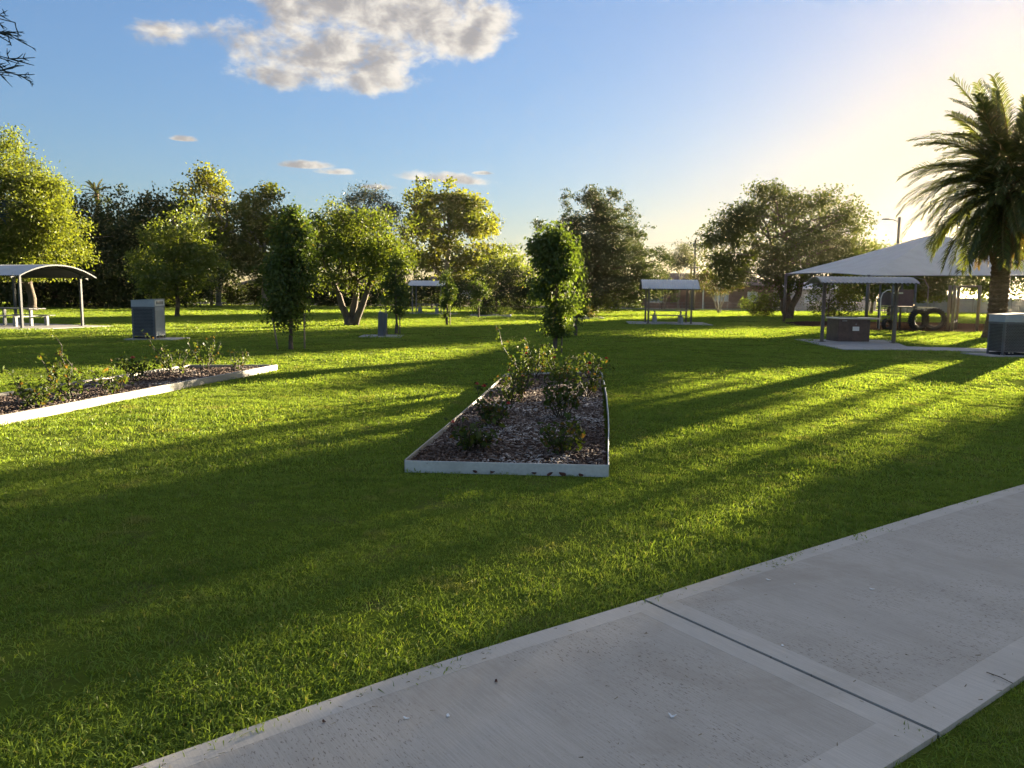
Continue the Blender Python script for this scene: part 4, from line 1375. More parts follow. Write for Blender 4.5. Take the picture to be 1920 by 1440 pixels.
tree('low_bush', 'brownish-green low bush at the foot of the cypress', (7.0, 73), [(0, 0, 1.3, 2.2, 1.6, 1.3), (1.7, 0, .9, 1.3, 1.2, .9)], 'L_fruit', 240, 16, .35, .15, .1, .08, 1.2, limbs=4, zmin=.05, shell=.55, cat='shrub')
tree('gum_tree', 'small distant gum tree with open crown beside the power pole', (21.4, 100), [(.6, 0, 7.2, 2.5, 2.2, 1.7), (-1.0, 0, 6.2, 1.6, 1.6, 1.4), (1.6, 0, 5.6, 1.4, 1.4, 1.2)],
     'L_gum', 240, 18, .5, .28, .1, .16, 6.5, 'bark_pale', .5, limbs=18, zmin=3, shell=.3)
tree('yard_tree', 'small yellow-green tree in front of the brick house, framed by the shelter', (18.6, 96.5), [(0, 0, 2.6, 1.5, 1.4, 1.0), (.9, 0, 2.0, 1.0, 1, .9), (-.8, 0, 2.0, .9, 1, .8)], 'L_light', 150, 16, .4, .22, .15, .08, 2.2, limbs=8, zmin=.8)
dt = thing('dead_tree', 'bare dead branches reaching up left of the small gum', 'tree', (19.2, 98, 0))
mb = MB()
limb(mb, (0, 0, -.05), (.3, 0, 3.2), .12, .06, 0, 6, 5, .03)
for k in range(9):
    q = Vector((random.uniform(-2.6, .8), random.uniform(-.5, .5), random.uniform(4.2, 6.2)))
    pts = limb(mb, (.2, 0, random.uniform(1.8, 3.1)), q, .05, .012, .06, 5, 5, .05)
    for _ in range(2):
        limb(mb, pts[3], pts[3] + Vector((random.uniform(-.9, .3), 0, random.uniform(.3, 1.0))), .02, .006, 0, 4, 3)
mb.build('trunk', 'bark_pale', dt, True)
tree('crepe_myrtle', 'vase-shaped crepe myrtle with pinkish top beside the brick house', (20.2, 76),
     [(0, 0, 3.0, 2.3, 2.0, 1.2), (1.4, 0, 3.9, 1.3, 1.3, .9), (-1.4, 0, 3.2, 1.2, 1.2, 1.0)], 'L_myrtle', 300, 18, .4, .17, .1, .085, 2.6, 'bark_pale', .1,
     stems=[((0, 0, -.05), (-.9, .1, 2.6)), ((.05, .1, -.05), (-.2, .4, 2.7)), ((.1, 0, -.05), (.8, -.2, 2.8)), ((.02, -.05, -.05), (.25, -.4, 2.6))], limbs=14, zmin=1.5)
tree('broad_tree', 'broad dark spreading tree left of the shade sail', (21.2, 59.5),
     [(-.8, 0, 6.6, 4.6, 4.4, 2.5), (-2.6, 0, 8.2, 2.3, 2.8, 1.4), (.6, 0, 8.8, 2.2, 3, 1.3), (3.3, .2, 6.7, 2.5, 2.8, 2.0), (2.6, 0, 8.0, 1.9, 2, 1.2), (-5.0, 0, 5.4, 2.1, 2.6, 1.6), (-4.6, 0, 7.0, 1.5, 2, 1.1), (1.0, -1, 4.6, 4.8, 3.4, 1.6), (-3.4, -.5, 3.8, 2.6, 2.6, 1.3), (4.0, 0, 4.4, 2.0, 2.4, 1.5), (-5.2, 0, 3.9, 1.5, 2, 1.2), (-1.5, -1.2, 3.2, 1.8, 1.8, .9), (5.2, 0, 7.0, .6, .7, .4)],
     'L_broad', 2000, 20, .55, .21, .13, .3, 7, hang=.2, limbs=46, zmin=1.5, shell=.4, stems=[((0, 0, -.05), (-1.6, .2, 6.0)), ((.1, 0, -.05), (1.8, 0, 6.5)), ((0, .1, -.05), (.2, .8, 7.0))])
tree('round_bush', 'round dark bush right of the crepe myrtle', (21.6, 66), [(0, 0, 1.3, 1.6, 1.5, 1.35), (-.6, 0, 1.0, 1.2, 1.2, 1.0)], 'L_fruit', 260, 18, .32, .14, .09, .08, 1.3, limbs=3, zmin=.05, shell=.6, cat='shrub')
tree('round_bush', 'bushy shrub beneath the left corner of the shade sail', (24.9, 61), [(0, 0, 1.6, 1.8, 1.6, 1.6), (1.2, 0, 1.2, 1.2, 1.2, 1.2)], 'L_fruit', 280, 18, .36, .15, .09, .1, 1.4, limbs=6, zmin=.05, shell=.5, cat='shrub')
for lab, bx_, by_, hh, ww, mt in (('tree behind the shade sail, left of the street light', 38.0, 82, 7.6, 3.4, 'L_fruit'),
                                  ('tree behind the swing set under the shade sail edge', 47.5, 84, 7.0, 4.6, 'L_fruit'),
                                  ('dark tree behind the palm trunk', 56.0, 82, 7.4, 5.0, 'L_dark'),
                                  ('tree seen low between shade sail and brown posts', 36.0, 74, 5.6, 4.4, 'L_fruit')):
    tree('background_tree', lab, (bx_, by_), [(0, 0, hh * .68, ww, 3, hh * .3), (ww * .6, 0, hh * .55, ww * .6, 2.4, hh * .28), (-ww * .6, 0, hh * .55, ww * .6, 2.4, hh * .28)],
         mt, 700, 18, .6, .27, .17, .16, hh * .7, hang=.2, limbs=12, zmin=1.3, shell=.4, group='trees behind the playground')

# trees that stand beyond the right-hand frame edge; their shade lies across the park
tree('shade_tree', 'leafy tree just beyond the right frame edge beside the palm', (26.68, 31.2), [(.1, 0, 4.6, 2.4, 2.4, 3.0), (.2, 0, 2.6, 1.9, 1.9, 1.4), (.6, .4, 6.6, 1.9, 1.9, 1.8)], 'L_fruit', 1500, 20, .5, .30, .2, .2, 5.5, limbs=16, zmin=.7, shell=.45)
tree('roadside_tree', 'leafy tree standing beyond the right frame edge', (62, 64), [(0, 0, 5.6, 4, 4, 2.6), (-2.6, 0, 4.6, 2.8, 3, 2.2), (2.6, 0, 4.6, 2.8, 3, 2.2)], 'L_fruit', 420, 18, .6, .26, .16, .25, 5, limbs=10, zmin=1.6, shell=.4)


# ================================================================== PALM
def frond_mesh(name, L, a0, a1, leaflet, mat_leaf, seed, n=46, vee=.5, droop=.25):
    rs = np.random.default_rng(seed)
    pts = []
    x = z = 0.0
    N = 14
    for i in range(N + 1):
        u = i / N
        pts.append((x, 0.0, z))
        a = a0 + (a1 - a0) * u ** 1.25
        x += math.cos(a) * L / N
        z += math.sin(a) * L / N
    V, F, rn = [], [], []
    # rachis: a tapering three-sided rib
    for i, (px_, py_, pz_) in enumerate(pts):
        w = .05 * (1 - i / N) + .008
        V += [(px_, -w, pz_), (px_, w, pz_), (px_, 0, pz_ - w * 1.2)]
        rn += [.97, .97, .97]
    for i in range(N):
        for k in range(3):
            F.append((i * 3 + k, i * 3 + (k + 1) % 3, i * 3 + 3 + (k + 1) % 3, i * 3 + 3 + k))
    for side in (-1, 1):
        for k in range(n):
            u = .13 + .87 * (k + rs.uniform(-.2, .2)) / n
            u = min(u, .995)
            fi = u * N
            i = min(int(fi), N - 1)
            w = fi - i
            p = np.array(pts[i]) * (1 - w) + np.array(pts[i + 1]) * w
            t = np.array(pts[i + 1]) - np.array(pts[i])
            t = t / np.linalg.norm(t)
            up = np.array([-t[2], 0, t[0]])
            ll = leaflet * (math.sin(math.pi * min(1, .12 + u * .80)) ** .55) * rs.uniform(.85, 1.15)
            dr = t * .72 + np.array([0, side, 0]) * .62 + up * vee * rs.uniform(.3, 1.1)
            dr = dr / np.linalg.norm(dr)
            tip = p + dr * ll + np.array([0, 0, -droop * ll])
            mid = p + dr * ll * .5
            wv = np.cross(dr, up + np.array([0, side * .4, 0]))
            wv = wv / np.linalg.norm(wv) * .027
            o = len(V)
            V += [tuple(p - wv * .5), tuple(p + wv * .5), tuple(mid + wv), tuple(tip), tuple(mid - wv)]
            r_ = rs.uniform(0, .93)
            rn += [r_] * 5
            F.append((o, o + 1, o + 2, o + 4))
            F.append((o + 4, o + 2, o + 3, o + 3))
    me = bpy.data.meshes.new(name)
    F2 = [f if f[2] != f[3] else f[:3] for f in F]
    me.from_pydata(V, [], F2)
    a = me.attributes.new('rnd', 'FLOAT', 'POINT')
    a.data.foreach_set('value', np.array(rn, dtype=np.float32))
    me.materials.append(M[mat_leaf])
    me.update()
    return me


def palm(label, base, zc_, Lf, nf, r_tr, name='date_palm', skirt=True, seed=3):
    t = thing(name, label, 'palm', (*base, 0))
    rs = random.Random(seed)
    mb = MB()
    pts = [(0, 0, -.1), (0, 0, .2), (0, 0, .8)]
    rad = [r_tr * 1.6, r_tr * 1.35, r_tr * 1.08]
    k = 0
    z = 1.0
    while z < zc_ - .1:                     # ringed trunk with old leaf bases
        pts += [(0, 0, z), (0, 0, z + .09)]
        rad += [r_tr * 1.04, r_tr * .94]
        z += .19
    mb.tube(pts, rad, 16)
    mb.build('trunk', 'palm_bark', t, False)
    boss = MB()
    boss.tube([(0, 0, zc_ - .9), (0, 0, zc_ - .45), (0, 0, zc_), (0, 0, zc_ + .3)], [r_tr * 1.05, r_tr * 1.7, r_tr * 1.5, r_tr * .5], 14)
    boss.build('crown_boss', 'palm_bark', t, True)
    classes = [(82, 45), (70, 10), (56, -18), (40, -42), (24, -62), (6, -76), (-14, -84), (-34, -88)]
    weights = [.07, .11, .14, .15, .16, .15, .12, .10]
    meshes = {}
    for c, (a, b) in enumerate(classes):
        for vv in range(2):
            meshes[(c, vv)] = frond_mesh('frond', Lf * (1 - .02 * c) * (.94 + .12 * vv), R(a), R(b), .62 * Lf / 4.2, 'L_palm', seed * 50 + c * 2 + vv)
    i = 0
    for c in range(len(classes)):
        cnt = max(3, int(round(nf * weights[c])))
        for j in range(cnt):
            o = link('frond', meshes[(c, j % 2)], t)
            o.location = (0, 0, zc_ + .15 - c * .07)
            o.rotation_euler = (R(rs.uniform(-22, 22)), R(rs.uniform(-6, 6)), 2 * math.pi * (j + rs.uniform(-.25, .25)) / cnt + c * .7)
            k = rs.uniform(.88, 1.08)
            o.scale = (k, k, k)
            i += 1
    if skirt:
        dm = [frond_mesh('dead_frond', Lf * .62, R(-48), R(-92), .42, 'L_deadpalm', seed * 70 + q, 34, .2, .5) for q in range(2)]
        for j in range(26):
            o = link('dead_frond', dm[j % 2], t)
            o.location = (0, 0, zc_ - .35 - .02 * j)
            o.rotation_euler = (R(rs.uniform(-20, 20)), R(rs.uniform(-4, 14)), 2 * math.pi * j / 26 * 3 + rs.uniform(-.2, .2))
            k = rs.uniform(.75, 1.05)
            o.scale = (k, k, k)
    return t


palm('massive date palm with drooping fronds at the right frame edge', (20.05, 32.0), 6.2, 4.35, 200, .36)
palm('small distant palm top rising above the dark evergreens', (-50.5, 95), 13.2, 1.9, 26, .16, 'distant_palm', False, 5)

# ================================================================== NEAR TREE AT THE LEFT EDGE (only its hanging sprays reach the picture)
nt = thing('sheoak_tree', 'fine-needled grey-green tree whose branch tips hang in at the left edge', 'tree', (-6.6, 5.6, 0))
mb = MB()
limb(mb, (0, 0, -.05), (.2, 0, 4.2), .14, .07, 0, 9, 7, .015)
mb.build('trunk', 'bark', nt, True)
br, P = MB(), []


def spray(a, b, n_twig, ln, rad=.008):
    pts = limb(br, a, b, rad, .003, .05, 5, 6, .03)
    for i in range(n_twig):
        u = random.uniform(.80, 1.0)
        k = min(int(u * 6), 5)
        st = pts[k].lerp(pts[k + 1], u * 6 - k)
        dv = (Vector(b) - Vector(a)).normalized()
        q = st + dv * random.uniform(.3, 1) * ln + Vector((random.gauss(0, .4), random.gauss(0, .4), random.gauss(-.25, .35))) * ln * .7
        limb(br, st, q, .004, .002, 0, 4, 2, .05)
        for _ in range(4):
            s2 = st.lerp(q, random.uniform(.3, 1))
            limb(br, s2, s2 + (q - st).normalized() * ln * .22 + Vector((random.gauss(0, 1), random.gauss(0, 1), random.gauss(0, 1))) * ln * .09, .0032, .0016, 0, 4, 1, 0)


for a, b, n_ in (((.1, 0, 3.6), (3.49, -.6, 1.66 + 1.54), 10), ((.1, 0, 3.4), (3.46, -.6, 3.13), 8), ((.15, 0, 3.5), (3.46, -.6, 2.98), 12), ((.15, 0, 3.3), (3.51, -.6, 2.88), 14), ((.1, 0, 3.0), (3.3, -.6, 2.1), 14), ((.1, 0, 2.9), (3.28, -.5, 2.02), 12)):
    spray(a, b, n_ * 2, .15, .012)
br.build('hanging_spray', 'L_blue', nt, True)
o, _ = crown_mesh('crown', [(-.3, 0, 4.0, 1.6, 1.8, 1.5), (-1.2, .2, 3.2, 1.4, 1.6, 1.3)], 'L_blue', 260, 26, .3, .16, .012, .4, nt, .3, 1.4)

# ================================================================== POLES, WIRES, FENCES, HOUSES
pp = thing('power_pole', 'timber power pole with crossarm beside the small gum', 'power pole', (21.0, 90, 0), R(8))
MB().tube([(0, 0, -.1), (-.05, 0, 8.2)], [.17, .12], 8).build('pole', 'timber', pp, True)
MB().box((-.05, -.12, 7.55), (1.7, .1, .13)).build('crossarm', 'timber', pp)
MB().box((-.05, -.12, 5.0), (1.1, .1, .1)).build('crossarm', 'timber', pp)
for x in (-.75, -.3, .35, .68):
    MB().tube([(x, -.12, 7.62), (x, -.12, 7.86)], [.05, .035], 6).build('insulator', 'white_paint', pp)
yp = thing('timber_pole', 'short yellowish pole left of the power pole', 'pole', (22.9, 100, 0))
MB().tube([(0, 0, -.1), (.02, 0, 6.5)], [.17, .14], 8).build('pole', 'yellow_pole', yp, True)
MB().tube([(.02, 0, 6.5), (.02, 0, 6.56)], [.17, .10], 8).build('pole_cap', 'steel', yp)
sl = thing('street_light', 'street light on a pole above the shade sail', 'street light', (36.9, 75, 0))
MB().tube([(0, 0, -.1), (0, 0, 9.4)], [.17, .13], 8).build('pole', 'timber', sl, True)
MB().tube([(0, 0, 8.9), (-.5, 0, 9.12), (-1.0, 0, 9.2)], .035, 6).build('arm', 'steel', sl, True)
MB().box((-1.3, 0, 9.2), (.75, .22, .12), 0, .04).build('lamp_head', 'steel', sl)
MB().box((-1.3, 0, 9.13), (.5, .16, .03)).build('lamp_lens', 'white_paint', sl)
lp = thing('utility_pole', 'grey pole standing in front of the left plane tree', 'power pole', (-34.3, 88, 0))
MB().tube([(0, 0, -.1), (0, 0, 10.7)], [.2, .13], 8).build('pole', 'timber', lp, True)
MB().box((.3, -.1, 9.9), (1.2, .1, .12)).build('crossarm', 'timber', lp)


def wire(label, a, b, sag, r=.014, name='overhead_wire'):
    a, b = Vector(a), Vector(b)
    pts = [a.lerp(b, i / 16) - Vector((0, 0, sag * 4 * (i / 16) * (1 - i / 16))) for i in range(17)]
    return tag(MB().tube(pts, r, 5).build(name, 'wire', None, True), label, 'wire')


wire('pale overhead cable crossing the golden tree at the left', (-34.3, 87.8, 9.2), (-44.5, 42, 4.4), 1.15, .025)
wire('thin upper power line running left of the power pole', (20.3, 89.8, 7.85), (-60, 112, 8.6), .5, .012)
wire('thin lower power line running left of the power pole', (20.5, 89.9, 5.1), (-60, 110, 6.0), .5, .012)
wire('power line running right from the power pole', (21.6, 89.9, 7.85), (80, 78, 8.6), .6, .012)

fe = thing('wire_fence', 'low wire fence with thin posts along the far lawn edge', 'fence')
for k in range(30):
    x = -4 + k * 2.6
    y = 88.5 + x * .012
    MB().tube([(x, y, -.1), (x, y, 1.0)], .03, 5).build('post', 'charcoal', fe)
for z in (.3, .62, .95):
    MB().tube([(-4, 88.45, z), (71.4, 89.35, z)], .012, 4).build('wire', 'steel', fe)


def window(par, x, y, z, w, h):
    f_ = MB()
    f_.box((x, y - .02, z + h / 2 - .04), (w, .1, .08)).box((x, y - .02, z - h / 2 + .04), (w, .1, .08))
    for sx in (-1, 0, 1):
        f_.box((x + sx * (w / 2 - .04), y - .022, z), (.07, .09, h - .165))
    wi = f_.build('window', 'white_paint', par)
    MB().box((x, y + .03, z), (w - .1, .012, h - .1)).build('pane', 'glass', wi)
    for sx in (-1, 1):
        MB().box((x + sx * w * .25, y - .004, z), (w * .36, .012, h - .2)).build('curtain', 'curtain', wi)
    MB().box((x, y - .06, z - h / 2 - .05), (w + .2, .2, .08)).build('sill', 'kerb', wi)
    return wi


def house(label, loc, rz, w, d, he, hr, mat, roofm, wins, name='brick_house', carport=None):
    t = thing(name, label, 'house', (*loc, 0), rz)
    # front wall with openings left free for the windows
    xs = sorted([(x - ww / 2, x + ww / 2, z - hh / 2, z + hh / 2) for x, z, ww, hh in wins])
    wall = MB()
    cur = -w / 2
    for x0, x1, z0, z1 in xs:
        wall.box(((cur + x0) / 2, 0, he / 2), (x0 - cur, .25, he))
        wall.box(((x0 + x1) / 2, 0, z0 / 2), (x1 - x0, .25, z0))
        wall.box(((x0 + x1) / 2, 0, (z1 + he) / 2), (x1 - x0, .25, he - z1))
        cur = x1
    wall.box(((cur + w / 2) / 2, 0, he / 2), (w / 2 - cur, .25, he))
    wall.box((-w / 2 + .125, d / 2, he / 2), (.25, d - .25, he)).box((w / 2 - .125, d / 2, he / 2), (.25, d - .25, he)).box((0, d, he / 2), (w, .25, he))
    wall.build('wall', mat, t)
    e = .55
    hip = min(w, d) * .45
    v = [(-w / 2 - e, -e, he), (w / 2 + e, -e, he), (w / 2 + e, d + e, he), (-w / 2 - e, d + e, he), (-w / 2 + hip, d / 2, hr), (w / 2 - hip, d / 2, hr)]
    v += [(x, y, z - .16) for x, y, z in v[:4]]
    rf = MB().add(v, [(0, 1, 5, 4), (1, 2, 5), (2, 3, 4, 5), (3, 0, 4), (6, 7, 1, 0), (7, 8, 2, 1), (8, 9, 3, 2), (9, 6, 0, 3), (9, 8, 7, 6)]).build('roof', roofm, t)
    g_ = MB()
    g_.box((0, -e - .05, he - .06), (w + 2 * e, .1, .12))
    g_.build('gutter', 'white_paint' if roofm != 'roof_tile' else 'brown_steel', rf)
    for x, z, ww, hh in wins:
        window(t, x, 0, z, ww, hh)
    if carport:
        x0, x1, zc_ = carport
        MB().box(((x0 + x1) / 2, -2.2, zc_), (x1 - x0, 4.2, .18)).build('carport_roof', 'white_paint', t)
        for x in (x0 + .2, x1 - .2):
            MB().box((x, -4.0, zc_ / 2 - .05), (.14, .14, zc_ - .12)).build('carport_post', 'white_paint', t)
    return t


house('long low brick house behind the middle picnic shelter', (25.0, 104), R(2), 20, 9, 3.3, 4.9, 'brick', 'roof_tile', [(-5.8, 1.75, 1.9, 1.8), (3.0, 1.75, 1.9, 1.3), (7.2, 1.75, 1.4, 1.3)], carport=(-.8, 1.6, 2.75))
house('pale house seen behind the left post of the shade sail', (46, 112), R(0), 13, 9, 3.0, 4.8, 'kerb', 'roof_iron', [(-3.0, 1.6, 1.8, 1.3), (2.6, 1.6, 1.8, 1.3)], 'pale_house')
house('far house at the left between the plane trunks', (-38, 128), R(-3), 15, 9, 2.9, 4.7, 'brick', 'roof_tile', [(-4.0, 1.6, 1.9, 1.3), (3.0, 1.6, 1.9, 1.3)], 'far_house')
house('far house hidden behind the golden plane tree', (-11, 126), R(1), 14, 9, 2.9, 4.6, 'brick', 'roof_tile', [(-3.0, 1.6, 1.9, 1.3), (3.5, 1.6, 1.9, 1.3)], 'far_house')
bf = thing('sheet_fence', 'blue-grey sheet metal fence behind the swing set', 'fence', (57, 94, 0), R(2))
for k in range(9):
    MB().box((-9.6 + k * 2.4, 0, .92), (2.36, .04, 1.8)).build('fence_panel', 'blue_fence', bf)
    MB().box((-10.8 + k * 2.4, 0, .95), (.06, .07, 1.9)).build('fence_post', 'charcoal', bf)

# small far beds with shrubs
for lab, slab_l, cx, cy_, w_, d_, mt in (('far square shrub bed left of the centre pear', 'dark clipped shrub cluster in the far square bed', -1.6, 57.3, 3.0, 3.2, 'L_rose'),
                                         ('far bed with orange-brown shrubs right of the centre pear', 'orange-brown low shrub beside the hidden pear tree', 5.2, 53.2, 2.0, 2.6, 'L_myrtle')):
    b_ = thing('garden_bed', lab, 'garden bed', (cx, cy_, 0))
    for q in ((0, -d_ / 2, w_, .1), (0, d_ / 2, w_, .1), (-w_ / 2 + .05, 0, .1, d_ - .1), (w_ / 2 - .05, 0, .1, d_ - .1)):
        MB().box((q[0], q[1], .06), (q[2], q[3], .14), 0, .01).build('edging_board', 'kerb', b_)
    MB().box((0, 0, .03), (w_ - .2, d_ - .1, .06)).build('mulch', 'mulch', b_)
    tree('bed_shrub', slab_l, (cx, cy_), [(-w_ * .2, 0, .45, w_ * .28, d_ * .4, .42), (w_ * .2, .2, .42, w_ * .26, d_ * .38, .4)], mt, 150, 14, .18, .1, .07, .04, .5, limbs=3, zmin=.06, cat='shrub')

# ================================================================== SMALL THINGS ON THE GROUND
def scrap(x, y, label, size, mat='white_petal', z=PATH_Z, name='petal', cat='petal', curl=.3, asp=.6, group='white scraps on the path'):
    n_ = 9
    size *= .75
    v = [(0, 0, size * curl * .3)]
    for k in range(n_):
        th = 2 * math.pi * k / n_
        r_ = size * random.uniform(.7, 1.05)
        v.append((math.cos(th) * r_, math.sin(th) * r_ * asp, abs(math.cos(th)) ** 2 * size * curl))
    f = [(0, 1 + k, 1 + (k + 1) % n_) for k in range(n_)]
    o = MB().add(v, f).build(name, mat)
    o.location = (x, y, z + .004)
    o.rotation_euler = (0, 0, random.uniform(0, 6.28))
    sm = o.modifiers.new('thickness', 'SOLIDIFY')
    sm.thickness = .0015
    return tag(o, label, cat, group)


scrap(1.41, 4.05, 'white scrap nearest the lawn edge on the far path slab', .018)
scrap(1.53, 3.99, 'tiny white fleck beside the lawn-side scrap on far slab', .009)
scrap(1.92, 3.93, 'white scrap in the middle of the far path slab', .019)
scrap(1.21, 3.25, 'white scrap beside the dark joint between slabs', .014)
scrap(0.60, 2.66, 'curled white petal in the middle of the near slab', .02, curl=.8)
scrap(-0.22, 2.65, 'white petal at the bottom of the near slab, right of its twin', .016)
scrap(-0.37, 2.63, 'elongated white scrap left of its twin on near slab', .02, asp=.35)
G_D = 'dead leaves on the path'
scrap(-0.05, 2.9, 'small brown dead leaf lying on the near slab', .017, 'dead_leaf', PATH_Z, 'dead_leaf', 'leaf', .6, group=G_D)
scrap(-0.66, 2.6, 'dark crumpled leaf near the slab margin at lower left', .014, 'dead_leaf', PATH_Z, 'dead_leaf', 'leaf', .6, group=G_D)
tag(MB().tube([(1.97, 3.02, PATH_Z + .006), (2.0, 2.975, PATH_Z + .008), (2.02, 2.93, PATH_Z + .006)], .0018, 5).build('twig', 'bark'), 'small dark twig on the far slab by the right lawn', 'twig')
for k, (x, y, s_, w_) in enumerate(((-.31, 6.57, .035, 'first from the left'), (-.17, 6.57, .04, 'second from the left'), (.2, 6.54, .035, 'third from the left'), (.33, 6.51, .045, 'fourth from the left'), (.45, 6.51, .05, 'fifth from the left'), (.6, 6.49, .038, 'rightmost of six'))):
    o = scrap(x, y, 'brown dead leaf against the front edging of centre bed, ' + w_, s_ * .95, 'dead_leaf', .03, 'dead_leaf', 'leaf', .7, .5, 'dead leaves against the bed edging')
    o.rotation_euler = (R(65), R(random.uniform(-20, 20)), random.uniform(-.5, .5))
    o.location.z = .022

# ================================================================== GRASS
def grass():
    """one object: tuft meshes plus points; a node tree sets a tuft on every point"""
    Vs, Fs, tid, rn = [], [], [], []
    off = 0

    def tuft(t_id, n, rad, h, w, clump):
        nonlocal off
        r_ = rad * np.sqrt(RNG.uniform(0, 1, n))
        th = RNG.uniform(0, 2 * np.pi, n)
        B = np.stack([r_ * np.cos(th), r_ * np.sin(th), np.full(n, -.004)], 1)
        # blades lean with their little clump
        cth = np.floor(RNG.uniform(0, clump, n)) * 2.4
        dirn = np.stack([np.cos(cth + RNG.normal(size=n) * .9), np.sin(cth + RNG.normal(size=n) * .9)], 1)
        ln = np.abs(RNG.normal(1.0, .5, n))
        H = h * RNG.uniform(.5, 1.2, n)
        yaw = RNG.uniform(0, 2 * np.pi, n)
        wv = np.stack([np.cos(yaw), np.sin(yaw), np.zeros(n)], 1) * (w * RNG.uniform(.7, 1.3, n))[:, None] / 2
        mid = B + np.concatenate([dirn * (H * ln * .38)[:, None], (H * (.62 - .12 * np.minimum(ln, 1.6)))[:, None]], 1)
        tip = B + np.concatenate([dirn * (H * ln * 1.15)[:, None], (H * (1.02 - .42 * np.minimum(ln, 1.6)))[:, None]], 1)
        V = np.stack([B - wv, B + wv, mid + wv * .85, mid - wv * .85, tip], 1).reshape(-1, 3)
        i0 = off + np.arange(n) * 5
        Fs.append((np.stack([i0, i0 + 1, i0 + 2, i0 + 3], 1), np.stack([i0 + 3, i0 + 2, i0 + 4], 1)))
        Vs.append(V)
        tid.append((t_id, n))
        rn.append(np.repeat(RNG.uniform(0, 1, n), 5))
        off += n * 5

    zones = []
    k = 0
    for (d0, d1, dens, rad, nb, h, w, nv) in ((1.2, 6.5, 150, .12, 84, .028, .0036, 7), (6.5, 13, 60, .18, 95, .030, .0052, 5), (13, 26, 17, .28, 100, .034, .0085, 4),
                                            (26, 50, 5.5, .5, 130, .042, .017, 3), (50, 96, 1.7, .95, 190, .045, .034, 3)):
        for j in range(nv):
            tuft(k + j, nb, rad, h, w, 5)
        zones.append((d0, d1, dens, k, nv))
        k += nv
    pts, pick = [], []
    keep_out = [path_poly, CB, LB, pit] + pads
    for d0, d1, dens, k0, nv in zones:
        half = .86
        area_n = int(dens * (2 * half) * (d1 * 1.02) * (d1 - d0) + dens * 6 * (d1 - d0))
        y = RNG.uniform(d0, d1, area_n)
        x = RNG.uniform(-1, 1, area_n) * (half * d1 + 3)
        ok = np.abs(x) < half * y + 3
        x, y = x[ok], y[ok]
        for poly in keep_out:
            o_ = ~inside(poly, x, y)
            x, y = x[o_], y[o_]
        # bare, worn spots
        n_ = np.sin(x * 2.3 + np.sin(y * 1.7) * 1.5) * np.cos(y * 2.9 + x * .6)
        o_ = ~((n_ > .86) & (RNG.uniform(0, 1, len(x)) < .55))
        x, y = x[o_], y[o_]
        pts.append(np.stack([x, y, np.zeros(len(x))], 1))
        pick.append(k0 + RNG.integers(0, nv, len(x)))
    # longer, untrimmed tufts along the edges of the concrete
    for i in range(6, 46):
        q, d_, n_v = fr[i]
        ln_ = (fr[min(i + 1, len(fr) - 1)][0] - q).length
        for side, cnt in ((-1, int(ln_ * 26)), (1, int(ln_ * 22))):
            for _ in range(cnt):
                e_ = q + d_ * random.uniform(0, ln_) + n_v * ((-random.uniform(.085, .14)) if side < 0 else PW + random.uniform(.085, .15))
                pts.append(np.array([[e_.x, e_.y, 0.0]]))
                pick.append(np.array([random.randint(0, 6)]))
    PT, PK = np.concatenate(pts), np.concatenate(pick)
    n_p = len(PT)
    V = np.concatenate(Vs + [PT])
    nt_ = off
    me = bpy.data.meshes.new('grass')
    me.vertices.add(len(V))
    me.vertices.foreach_set('co', V.astype(np.float32).ravel())
    loops, starts, totals, ids = [], [], [], []
    c = 0
    for (q, tri), (t_id, n) in zip(Fs, tid):
        loops += [q.ravel(), tri.ravel()]
        starts += [c + np.arange(n) * 4, c + n * 4 + np.arange(n) * 3]
        totals += [np.full(n, 4), np.full(n, 3)]
        ids += [np.full(2 * n, t_id)]
        c += n * 7
    loops, starts, totals, ids = [np.concatenate(a).astype(np.int32) for a in (loops, starts, totals, ids)]
    me.loops.add(len(loops))
    me.loops.foreach_set('vertex_index', loops)
    me.polygons.add(len(starts))
    me.polygons.foreach_set('loop_start', starts)
    me.polygons.foreach_set('loop_total', totals)

    def attr(nm, typ, dom, data, key='value'):
        a = me.attributes.new(nm, typ, dom)
        a.data.foreach_set(key, data)
    N = len(V)
    z_ = np.zeros(nt_, np.float32)
    attr('tid', 'INT', 'FACE', ids)
    attr('is_point', 'BOOLEAN', 'POINT', np.concatenate([np.zeros(nt_, bool), np.ones(n_p, bool)]))
    attr('pick', 'INT', 'POINT', np.concatenate([np.zeros(nt_, np.int32), PK.astype(np.int32)]))
    patch = .95 + .22 * np.sin(PT[:, 0] * 1.1 + np.cos(PT[:, 1] * .9)) * np.sin(PT[:, 1] * 1.4 + 1.0)
    attr('scl', 'FLOAT', 'POINT', np.concatenate([z_, (RNG.uniform(.55, 1.5, n_p) * patch)]).astype(np.float32))
    rot = np.zeros((N, 3), np.float32)
    rot[nt_:, 2] = RNG.uniform(0, 6.283, n_p)
    rot[nt_:, 0] = RNG.normal(size=n_p) * .06
    rot[nt_:, 1] = RNG.normal(size=n_p) * .06
    attr('rot', 'FLOAT_VECTOR', 'POINT', rot.ravel(), 'vector')
    attr('rnd', 'FLOAT', 'POINT', np.concatenate(rn + [np.zeros(n_p)]).astype(np.float32))
    me.materials.append(M['grass'])
    me.update(calc_edges=True)
    ob = link('grass', me)
    tag(ob, 'short green mown grass over the whole park lawn', 'grass', kind='stuff')
    ng = bpy.data.node_groups.new('grass_tufts', 'GeometryNodeTree')
    ng.interface.new_socket('Geometry', in_out='INPUT', socket_type='NodeSocketGeometry')
    ng.interface.new_socket('Geometry', in_out='OUTPUT', socket_type='NodeSocketGeometry')
